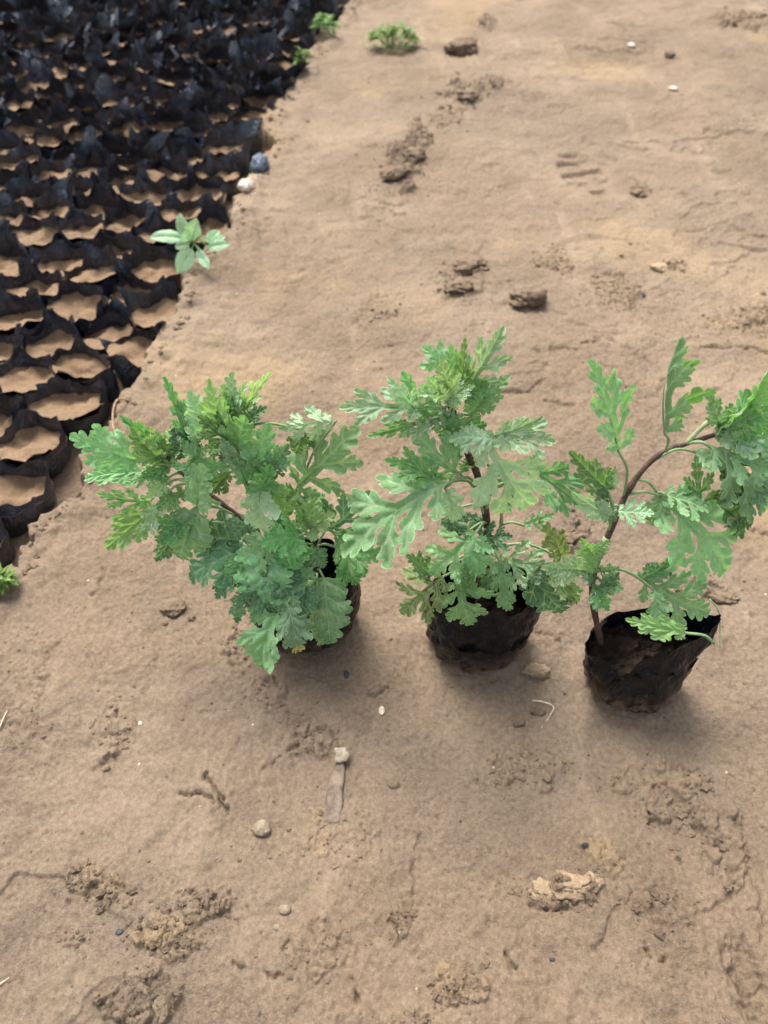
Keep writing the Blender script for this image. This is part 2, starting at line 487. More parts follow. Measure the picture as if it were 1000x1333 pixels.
def ground_fields(x, y):
    x = np.asarray(x, float); y = np.asarray(y, float)
    h = .010 * fbm(x * 2.2, y * 2.2, 3, 1) + .0036 * fbm(x * 9, y * 9, 4, 5) + .0013 * fbm(x * 42, y * 42, 4, 9, .6) + .00055 * fbm(x * 190, y * 190, 2, 12, .7)
    # trodden flakes: short thin scarps where slipping soles smeared the mud (denser towards the right)
    m = sst(.0, .6, fbm(x * 3.1, y * 3.1, 3, 33) + .45 * sst(.0, .55, x / (.3 + .45 * y)) - .10)
    for k_, (an, fr, st_) in enumerate(((.25, 11, 4), (-.2, 17, 7), (.6, 24, 9))):
        u = x * math.sin(an) + y * math.cos(an); v = x * math.cos(an) - y * math.sin(an)
        cut = fbm(v * st_ + 3 * k_, u * fr, 3, 21 + k_) + .25 * fbm(x * 50, y * 50, 2, 27 + k_)
        seg = sst(.1, .45, vn(x * 9 + 5 * k_, y * 12, 24 + k_))
        h = h + (.0034, .0028, .0020)[k_] * (sst(.0, .10, cut) - sst(.0, 1.1, cut)) * m * seg
    # hand-width drag streaks
    h = h + .0017 * fbm(x * 70 + y * 16, y * 7, 3, 44) * sst(.15, .6, fbm(x * 2.4 + 9, y * 2.4, 2, 45))
    damp_shade = .0 * x; ochre = .0 * x
    ochre = ochre + .35 * sst(.35, .9, fbm(x * 4.4, y * 4.4, 4, 71))
    damp_shade = damp_shade + .20 * sst(.55, 1.1, fbm(x * 11, y * 11, 4, 72))
    # near strip darkened in colour: shade of someone standing there, and partly moist soil
    damp_shade = damp_shade + .27 * sst(.75, .30, y + .16 * fbm(x * 3, y * 3, 4, 74)) * (.7 + .3 * fbm(x * 14, y * 14, 3, 75))
    clay = .45 * sst(.1, .7, fbm(x * 2.9 + 4, y * 2.9, 3, 73))
    # pitted patches of crumbs everywhere
    pit = sst(.42, .8, fbm(x * 5.5, y * 5.5, 3, 81))
    pb = pit > .02
    if pb.any():
        h[pb] += pit[pb] * .0022 * blocks(x[pb], y[pb], 82)[0]
    for i, (px, py, wx, wy, b, d, oc) in enumerate(ROUGH):
        gx, gy = G(px, py)
        sx = wx * scale_at(px, py)
        gy2 = G(px, py - wy)[1]; sy = abs(gy2 - gy)
        near = (np.abs(x - gx) < 2.4 * sx) & (np.abs(y - gy) < 2.4 * sy)
        if not near.any(): continue
        xs, ys = x[near], y[near]
        r2 = ((xs - gx) / sx) ** 2 + ((ys - gy) / sy) ** 2
        w = np.exp(-r2 * 1.1)
        w = sst(.22, .75, w + .30 * fbm(xs * 70, ys * 70, 3, 100 + i))
        blk, crev = blocks(xs, ys, 140 + i)
        w2 = sst(.25, .55, w)
        if b < 0:
            h[near] += b * w + .003 * w * blk
        else:
            h[near] += 1.0 * b * w2 * (blk - .12)
        crumb = .55 + .45 * fbm(xs * 90, ys * 90, 3, 160 + i)
        damp_shade[near] = np.maximum(damp_shade[near], w2 * np.clip(d * crumb * 1.0 + (.42 if d > .04 else .12) * crev, 0, 1))  # clefts between the lumps coloured darker as well
        ochre[near] = np.maximum(ochre[near], oc * w2 * np.clip(crumb + .3, 0, 1))
    for i, (pts, wd, dp) in enumerate(CRACKS):
        wp = [G(*p) for p in pts]
        xs0, xs1 = min(p[0] for p in wp) - .03, max(p[0] for p in wp) + .03
        ys0, ys1 = min(p[1] for p in wp) - .03, max(p[1] for p in wp) + .03
        near = (x > xs0) & (x < xs1) & (y > ys0) & (y < ys1)
        if not near.any(): continue
        xs, ys = x[near], y[near]
        dp = dp * .55
        d = seg_dist(xs + .0035 * fbm(xs * 60, ys * 60, 4, 200 + i, .65), ys + .0035 * fbm(xs * 60, ys * 60, 4, 230 + i, .65), wp)
        d = d + wd * 1.6 * sst(.1, .6, vn(xs * 75, ys * 75, 290 + i))
        wv = wd * .75 * (1 + .6 * vn(xs * 220, ys * 220, 260 + i))
        k = sst(2.0, .5, d / wv)
        h[near] -= dp * k
        h[near] += dp * .10 * np.exp(-((d - wd * 4) / (wd * 3)) ** 2)
        damp_shade[near] = np.maximum(damp_shade[near], .55 * k)  # colour darkens along the crack
    # the shoe print: a shallow oval with bars across
    gx, gy = G(762, 222)
    ang = R(12)
    lx = (x - gx) * math.cos(ang) + (y - gy) * math.sin(ang); ly = -(x - gx) * math.sin(ang) + (y - gy) * math.cos(ang)
    w = sst(1.25, .8, (lx / .038) ** 2 + (ly / .085) ** 2)
    bars = .5 + .5 * np.sin(ly * 2 * math.pi / .034 + 9 * lx + 1.2 * vn(x * 30, y * 30, 300))
    rag = sst(-.9, .2, fbm(x * 26, y * 26, 3, 301))
    h = h - w * (.0020 + .0062 * sst(.42, .8, bars) * rag)
    damp_shade = np.maximum(damp_shade, .42 * w * sst(.5, .85, bars) * rag)  # bars of the print coloured darker
    gx, gy = G(790, 345)
    rr = np.hypot((x - gx) / .085, (y - gy) / .075)
    h = h - .0025 * sst(1.10, .90, rr) + .0016 * np.exp(-((rr - 1.05) / .06) ** 2)
    # the bed dug for the bags, with a broken crust along its edge
    s = bed_signed(x, y) + .010 * fbm(x * 22, y * 22, 3, 310) + .004 * fbm(x * 90, y * 90, 2, 320)
    h = h + .006 * np.exp(-((s + .02) / .03) ** 2) * (.6 + .8 * fbm(x * 30, y * 30, 3, 330))
    k = sst(.0, .007, s)
    h = h * (1 - .6 * k) - PIT * k
    damp_shade = np.maximum(damp_shade, .55 * sst(.0, .02, s))  # floor of the bed coloured darker
    return h, np.clip(damp_shade, 0, 1), np.clip(ochre, 0, 1), np.clip(clay, 0, 1)


def gh(x, y):
    return float(ground_fields(np.array([x]), np.array([y]))[0][0])


def build_ground():
    ys = [-.25]
    while ys[-1] < 2.6:
        ys.append(ys[-1] + .00125 + .00125 * max(0, ys[-1]))
    st = .008
    while ys[-1] < 120:
        st *= 1.35; ys.append(ys[-1] + st)
    pre = [-120, -60, -30, -15, -7, -3.5, -1.8, -1.0, -.6, -.4, -.32]
    ys = np.array(pre + ys)
    n = 900
    s = np.linspace(-1, 1, n)
    ext = np.array([1.012, 1.03, 1.06, 1.12, 1.25, 1.5, 2, 3, 5, 10, 20, 45, 110])
    s = np.concatenate([-ext[::-1], s, ext])
    wy = .42 + .42 * np.clip(ys, 0, 2.8)
    X = s[None, :] * wy[:, None]
    Y = np.repeat(ys[:, None], len(s), 1)
    h, damp_shade, ochre, clay = ground_fields(X.ravel(), Y.ravel())
    ny, nx = X.shape
    V = np.stack([X.ravel(), Y.ravel(), h], 1).astype(np.float32)
    idx = np.arange(ny * nx).reshape(ny, nx)
    F = np.stack([idx[:-1, :-1], idx[:-1, 1:], idx[1:, 1:], idx[1:, :-1]], -1).reshape(-1, 4)
    me = bpy.data.meshes.new('ground')
    me.vertices.add(len(V)); me.vertices.foreach_set('co', V.ravel())
    me.loops.add(F.size); me.loops.foreach_set('vertex_index', F.ravel().astype(np.int32))
    me.polygons.add(len(F))
    me.polygons.foreach_set('loop_start', np.arange(0, F.size, 4, dtype=np.int32))
    me.polygons.foreach_set('use_smooth', np.ones(len(F), bool))
    me.update(calc_edges=True)
    fattr(me, 'damp_shade', damp_shade); fattr(me, 'ochre', ochre); fattr(me, 'clay', clay)
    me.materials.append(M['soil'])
    o = bpy.data.objects.new('ground', me)
    COL.objects.link(o)
    props(o, 'bare trodden brown soil with cracks, crumbs and a shoe print', 'ground', kind='structure')


build_ground()


# ------------------------------------------------------------------ tubes and leaves
def catmull(pts, n=6):
    P = [Vector(p) for p in pts]
    P = [P[0] * 2 - P[1]] + P + [P[-1] * 2 - P[-2]]
    out = []
    for i in range(1, len(P) - 2):
        a, b, c, d = P[i - 1:i + 3]
        for k in range(n):
            t = k / n
            out.append(.5 * ((2 * b) + (c - a) * t + (2 * a - 5 * b + 4 * c - d) * t * t + (3 * b - a - 3 * c + d) * t ** 3))
    out.append(P[-2].copy())
    return out


def tube(path, radii, k=7, verts=None, faces=None):
    verts = [] if verts is None else verts
    faces = [] if faces is None else faces
    n = len(path)
    prev = None
    base = len(verts)
    for i, p in enumerate(path):
        t = (path[min(i + 1, n - 1)] - path[max(i - 1, 0)])
        t = t.normalized() if t.length > 1e-9 else Vector((0, 0, 1))
        if prev is None:
            a = t.cross(Vector((.3, .9, .2))).normalized()
        else:
            a = (prev - t * prev.dot(t)).normalized()
        prev = a
        b = t.cross(a)
        r = radii(i / (n - 1))
        for j in range(k):
            an = 2 * math.pi * j / k
            verts.append(p + (a * math.cos(an) + b * math.sin(an)) * r)
    for i in range(n - 1):
        for j in range(k):
            q = base + i * k
            faces.append((q + j, q + (j + 1) % k, q + k + (j + 1) % k, q + k + j))
    for end, q in ((path[0], base), (path[-1], base + (n - 1) * k)):
        c = len(verts); verts.append(end.copy())
        for j in range(k):
            faces.append((q + (j + 1) % k, q + j, c) if q == base else (q + j, q + (j + 1) % k, c))
    return verts, faces


def chaikin(p, it=2):
    for _ in range(it):
        q = []
        for i in range(len(p)):
            a, b = p[i], p[(i + 1) % len(p)]
            q.append((a[0] * .75 + b[0] * .25, a[1] * .75 + b[1] * .25))
            q.append((a[0] * .25 + b[0] * .75, a[1] * .25 + b[1] * .75))
        p = q
    return p


KINDS = {  # lobes: (origin along midrib, angle, length, width), blade half width, terminal (start, half width)
    'deep': dict(lobes=[(.06, 68, .26, .145), (.21, 57, .51, .215), (.44, 46, .47, .205)], blade=.060, term=(.51, .140)),
    'mid': dict(lobes=[(.05, 66, .29, .185), (.20, 55, .48, .27), (.42, 45, .44, .25)], blade=.138, term=(.47, .18)),
    'broad': dict(lobes=[(.05, 64, .38, .27), (.22, 53, .47, .29), (.42, 43, .41, .27)], blade=.20, term=(.42, .225)),
    'narrow': dict(lobes=[(.10, 58, .24, .12), (.28, 50, .32, .15), (.47, 43, .30, .145)], blade=.075, term=(.52, .105)),
    'oval': dict(lobes=[], blade=.30, term=None),
}


def lobe_poly(x0, ang, ln, w, rng, side, term=False):
    a = R(ang)
    ax, ay = math.cos(a), math.sin(a)
    bx, by = -ay, ax
    j = lambda s=.06: rng.uniform(-s, s)
    prof = [(-.04, .34), (.26, .46 + j()), (.37, .56), (.44, .88 + j()), (.54 + j(.03), 1.12 + j()), (.63, 1.06 + j()), (.625, .58), (.625, .56), (.72, .86 + j()), (.82 + j(.03), .96 + j()), (.885, .80 + j()), (.85, .38), (.85, .36),
            (.95, .50 + j()), (1.02, .34 + j()), (1.05 + j(.03), .08 + j()), (1.04 + j(.03), -.14 + j()), (1.00, -.40 + j()), (.93, -.50), (.84, -.36), (.84, -.38), (.885, -.74), (.82 + j(.03), -.94 + j()), (.72, -.88),
            (.61, -.54), (.61, -.56), (.62, -1.02 + j()), (.53 + j(.03), -1.1 + j()), (.43, -.86 + j()), (.35, -.54), (.25, -.44), (-.04, -.32)]
    pts = []
    for s_, t_ in prof:
        px = x0 + ax * s_ * ln + bx * t_ * w / 2
        py = ay * s_ * ln + by * t_ * w / 2
        pts.append((px, py * side))
    return chaikin(pts, 2)


def leaf_shape(kind, rng, lop=0.0):
    K = KINDS[kind]
    polys, veins = [], [[(i / 14 * .985, 0.0) for i in range(15)]]
    n = 26
    bw = K['blade']
    top = [(i / n, bw * (math.sin(math.pi * min(1, (i / n) ** .85 * (1.0 if kind == 'oval' else .97))) ** (.8 if kind == 'oval' else .62)) + .004) for i in range(n + 1)]
    polys.append(top + [(x, -y) for x, y in reversed(top)])
    for side in (1, -1):
        for (x0, ang, ln, w) in K['lobes']:
            f = 1 + rng.uniform(-.13, .13) + lop * side
            x0j, an = x0 + rng.uniform(-.03, .03), ang + rng.uniform(-7, 7)
            polys.append(lobe_poly(x0j, an, ln * f, w * rng.uniform(.9, 1.12) * (f ** .5), rng, side))
            a = R(an)
            x0v = x0j
            veins.append([(x0v + math.cos(a) * ln * f * s_, side * math.sin(a) * ln * f * s_) for s_ in np.linspace(.0, .9, 7)])
            for d_ in (-32, 32):
                a2 = R(an + d_)
                q0 = (x0v + math.cos(a) * ln * f * .42, math.sin(a) * ln * f * .42)
                veins.append([(q0[0] + math.cos(a2) * ln * f * .38 * s_, side * (q0[1] + math.sin(a2) * ln * f * .38 * s_)) for s_ in (0, .5, .9)])
    if K['term']:
        x0, hw = K['term']
        polys.append(lobe_poly(x0, 0, 1 - x0, hw * 2, rng, 1))
        for sd in (1, -1):
            for q in (.62, .78):
                veins.append([(q, 0), (q + .06, sd * hw * .4), (q + .11, sd * hw * .72)])
    my = max(abs(p[1]) for q in polys for p in q)
    mx = max(p[0] for q in polys for p in q)
    sc = lambda p: (p[0] / mx, p[1] / my * .5)
    return [[sc(p) for p in q] for q in polys], [[sc(p) for p in q] for q in veins], my * 2


def leaf_mesh2d(kind, rng, lop=0.0, step=.030):
    polys, veins, asp = leaf_shape(kind, rng, lop)
    vs, faces, edges = [], [], []
    for q in polys:
        ar = sum(a[0] * c[1] - c[0] * a[1] for a, c in zip(q, q[1:] + q[:1]))
        if ar < 0: q = q[::-1]
        b = len(vs); vs += [Vector((x, y * asp)) for x, y in q]
        faces.append(list(range(b, b + len(q))))
    for q in veins:
        b = len(vs); vs += [Vector((x, y * asp)) for x, y in q]
        edges += [(b + i, b + i + 1) for i in range(len(q) - 1)]
    g = np.arange(0, 1.01, step)
    yy = np.arange(-.5 * asp, .5 * asp + .01, step)
    for i, x in enumerate(g):
        for y in yy:
            vs.append(Vector((x + rng.uniform(-.3, .3) * step, y + ((i % 2) * .5 + rng.uniform(-.2, .2)) * step)))
    rv, re, rf, ov, oe, of = delaunay_2d_cdt(vs, edges, faces, 0, 1e-5)
    tri = [f for f, o in zip(rf, of) if len(o)]
    used = sorted({i for f in tri for i in f})
    mp = {k: i for i, k in enumerate(used)}
    pts = np.array([(rv[k].x, rv[k].y) for k in used])
    tri = [tuple(mp[i] for i in f) for f in tri]
    cnt = {}
    for f in tri:
        for a, b in zip(f, f[1:] + f[:1]):
            e = (min(a, b), max(a, b)); cnt[e] = cnt.get(e, 0) + 1
    rim = np.zeros(len(pts))
    for (a, b), c in cnt.items():
        if c == 1: rim[a] = rim[b] = 1
    vd = np.full(len(pts), 9.0)
    for k, q in enumerate(veins):
        d = seg_dist(pts[:, 0], pts[:, 1], [(x, y * asp) for x, y in q])
        wgt = (1.0 - .35 * pts[:, 0]) if k == 0 else 1.0
        d = d / (1.35 * wgt) if k == 0 else d * 1.25
        vd = np.minimum(vd, d)
    return pts, tri, rim, vd, asp


def make_leaf(parent, origin, P0, P1, width, kind='deep', mat='s', N0=(0, -.64, .77), roll=0, arch=.10, fold=12, droop=.25, attach=None, seed=0, lop=0.0,
              wave=.095, pr=.0009, name='leaf', step=.030):
    rng = random.Random(seed)
    pts, tri, rim, vd, asp = leaf_mesh2d(kind, rng, lop, step)
    L = (P1 - P0).length
    T = (P1 - P0).normalized()
    N0 = Vector(N0)
    N = (N0 - T * N0.dot(T))
    if N.length < 1e-4: N = Vector((0, -1, .01)) - T * Vector((0, -1, .01)).dot(T)
    N.normalize()
    N = Matrix.Rotation(R(roll), 3, T) @ N
    Sd = N.cross(T).normalized()
    u, yv = pts[:, 0], pts[:, 1] / asp * 2          # yv in -1..1
    f = R(fold)
    T_, N_, S_ = (np.array(v) for v in (T, N, Sd))
    du = arch * 4 * (1 - 2 * u)
    tl = np.sqrt(1 + du ** 2)
    Nu = (N_[None, :] - T_[None, :] * du[:, None]) / tl[:, None]
    c = np.array(P0)[None, :] + T_[None, :] * (u * L)[:, None] + N_[None, :] * (arch * 4 * u * (1 - u) * L)[:, None]
    hw = width / 2
    ph = rng.uniform(0, 6.28)
    w = wave * hw * 2 * (np.sin(u * 13 + ph + np.sign(yv) * 1.3) * np.abs(yv) ** 1.3 + .6 * np.sin(u * 29 + ph * 2 + np.sign(yv)) * np.abs(yv) ** 2)
    w = w + .05 * hw * fbm(pts[:, 0] * 6 + seed, pts[:, 1] * 6, 2, seed % 97)
    quilt = .055 * L * np.minimum(vd, .07) / .07 * .6
    tipd = -droop * .35 * L * np.clip(u - .45, 0, 1) ** 2
    zz = np.abs(yv) * hw * math.sin(f) - droop * hw * np.abs(yv) ** 2.2 * .8 + w + quilt + tipd
    pos = c + S_[None, :] * (yv * hw * math.cos(f))[:, None] + Nu * zz[:, None]
    verts = [Vector(p) - origin for p in pos]
    faces = list(tri)
    nl, ntri = len(verts), len(tri)
    # keep the upper side of every face along the leaf's normal
    a, b_, c_ = faces[0]
    faces = [f_ if (verts[f_[1]] - verts[f_[0]]).cross(verts[f_[2]] - verts[f_[0]]).dot(N) > 0 else (f_[0], f_[2], f_[1]) for f_ in faces]
    # stalk, and the midrib standing out below the blade
    path = []
    A = Vector(attach) if attach is not None else P0 - T * .01
    D = (P0 - A)
    if D.length > .003:
        m1 = A + D * .45 + Vector((0, 0, min(.012, D.length * .22))) + N * D.length * .05
        path = catmull([A, m1, P0], 5)[:-1]
    rib = [P0 + T * (uu * L) + N * (arch * 4 * uu * (1 - uu) * L - .0007 - droop * .35 * L * max(0, uu - .45) ** 2) for uu in (0, .15, .3, .45, .6)]
    path = path + rib
    k0 = len(path) - 5
    nn = len(path) - 1
    verts, faces = tube([p - origin for p in path], lambda t: pr * (1.15 if t * nn <= k0 else max(.25, 1.0 - (t * nn - k0) / 5)), 6, verts, faces)
    midx = [0] * ntri + [1] * (len(faces) - ntri)
    o = mesh_obj(name, verts, faces, [LM[mat], M['petiole']], parent, midx=midx)
    z = np.zeros(len(verts) - nl)
    fattr(o.data, 'vein', np.concatenate([vd, z + 1])); fattr(o.data, 'rim', np.concatenate([rim, z])); fattr(o.data, 'along', np.concatenate([u, z]))
    return o


def nearest_on(paths, p):
    best, bq = 1e9, None
    for path in paths:
        for a, b in zip(path[:-1], path[1:]):
            d = b - a
            t = max(0, min(1, (p - a).dot(d) / max(1e-12, d.length_squared)))
            q = a + d * t
            s_ = (p - q).length + max(0, q.z - p.z + .004) * .7
            if s_ < best: best, bq = s_, q
    return bq


# ------------------------------------------------------------------ the grow bags of the potted plants
def per(theta, seed, ks, amp):
    rng = random.Random(seed)
    s = 0 * theta
    for k in ks:
        s = s + rng.uniform(.5, 1) * np.cos(k * theta + rng.uniform(0, 6.28)) / len(ks) ** .5
    return s * amp


def keyed(theta_deg, keys):
    ks = sorted(keys)
    xs = [k[0] for k in ks]; ys = [k[1] for k in ks]
    xs = [xs[-1] - 360] + xs + [xs[0] + 360]; ys = [ys[-1]] + ys + [ys[0]]
    return np.interp(theta_deg, xs, ys)


def grow_bag(parent, rb, rt, rim_keys, soil_z, seed, lean=(0, 0), squash=(.85, .5), mud=.45, n=120, m=34, depress=None):
    th = np.linspace(-math.pi, math.pi, n, endpoint=False)
    td = np.degrees(th)
    rz = keyed(td, rim_keys) + per(th, seed, (5, 9, 14, 23), .0022)
    V, mudv = [], []
    for j in range(m + 1):
        q = j / m
        for i in range(n):
            z = rz[i] * q
            zr = z / .095
            # tucked bottom corner, then a flaring wall
            prof = rb + (rt - rb) * min(1.2, zr) ** .8
            tuck = 1 - .22 * max(0, 1 - zr / .16) ** 2
            cx, sx = math.cos(th[i]), math.sin(th[i])
            wr = .0032 * float(fbm(np.array([th[i] * 2.2 + 7]), np.array([z * 45 + seed]), 3, seed)[0]) if i not in (0,) else 0
            t2 = math.atan2(sx, cx)
            crease = .0022 * math.cos(5 * t2 + seed + 30 * z) + .0012 * math.cos(11 * t2 + 90 * z + seed * 2) + .0009 * math.cos(19 * t2 - 140 * z)
            env = .35 + .65 * abs(math.sin(t2 / 2 + .4))
            r = prof * tuck + crease * env + wr * (1 - abs(abs(td[i]) / 180) ** 12)
            r += .0035 * max(0, q - .8) / .2 * math.cos(4 * t2 + seed)
            V.append((cx * r + lean[0] * zr, sx * r * (squash[0] + (squash[1] - squash[0]) * min(1.1, zr)) + lean[1] * zr, z - .002))
            mudv.append(max(0, 1 - z / .030) * (.55 + mud) + .45 * max(0, 1 - z / .06) * mud)
    F = []
    for j in range(m):
        for i in range(n):
            a, b = j * n + i, j * n + (i + 1) % n
            F.append((a, b, b + n, a + n))
    c = len(V); V.append((0, 0, -.002)); mudv.append(1)
    for i in range(n): F.append((i, c, (i + 1) % n))
    o = mesh_obj('grow_bag', V, F, M['film_pot'], parent)
    fattr(o.data, 'mud', mudv)
    # soil in the bag
    V2, F2 = [], []
    rings = 26
    for k in range(rings + 1):
        for i in range(n):
            q = k / rings
            zr = soil_z / .095
            r = (rb + (rt - rb) * min(1.2, zr) ** .8 + .0012) * q
            x, y = math.cos(th[i]) * r, math.sin(th[i]) * r * (squash[0] + (squash[1] - squash[0]) * zr)
            z = soil_z + .0065 * float(fbm(np.array([x * 75]), np.array([y * 75]), 4, seed + 5, .65)[0]) - .004 * q ** 4
            if depress:
                dx, dy, dr, dd = depress
                z -= dd * math.exp(-((x - dx) ** 2 + (y - dy) ** 2) / dr ** 2)
            V2.append((x + lean[0] * zr, y + lean[1] * zr, z))
    for k in range(rings):
        for i in range(n):
            a, b = k * n + i, k * n + (i + 1) % n
            F2.append((a, b, b + n, a + n))
    mesh_obj('potting_soil', V2, F2, M['pot_soil'], parent)


def build_plant(base_px, label, bag, stems, leaves, seed):
    gx, gy = G(*base_px)
    org = Vector((gx, gy, gh(gx, gy) + .001))
    root = thing('potted_chrysanthemum', org, label, 'potted plant', 'potted chrysanthemums standing in a row')
    grow_bag(root, seed=seed, **bag)
    paths = []
    for si, (pts, r0, r1, mat) in enumerate(stems):
        P = [at(x, y, gy + d / 100) for x, y, d in pts]
        path = catmull(P, 6)
        paths.append(path)
        nn = len(path) - 1
        v, f = tube([p - org for p in path], lambda t: (r0 + (r1 - r0) * t) * (1 + .07 * math.sin(t * 47)) * (1 + .18 * (math.sin(t * 25) > .9)), 10)
        mesh_obj('stem', v, f, M[mat], root)
    for i, lf in enumerate(leaves):
        x0, y0, d0, x1, y1, d1, wpx, kind, mat = lf[:9]
        kw = dict(lf[9]) if len(lf) > 9 else {}
        P0, P1 = at(x0, y0, gy + d0 / 100), at(x1, y1, gy + d1 / 100)
        mid = (P0 + P1) / 2
        dep = mid.y * CP + (CAM_H - mid.z) * SP
        width = wpx * 1.06 * dep / FPX
        rng = random.Random(seed * 100 + i)
        if 'attach' in kw:
            ax, ay, ad = kw.pop('attach')
            A = at(ax, ay, gy + ad / 100)
        else:
            A = nearest_on(paths, P0)
        kw.setdefault('roll', rng.uniform(-30, 30))
        kw.setdefault('arch', rng.uniform(.03, .15))
        kw.setdefault('fold', rng.uniform(6, 30))
        kw.setdefault('droop', rng.uniform(.2, .55))
        lab = kw.pop('label', None)
        o = make_leaf(root, org, P0, P1, width, kind, mat, attach=A, seed=seed * 100 + i, **kw)
        if lab: o['label'] = lab
    return root


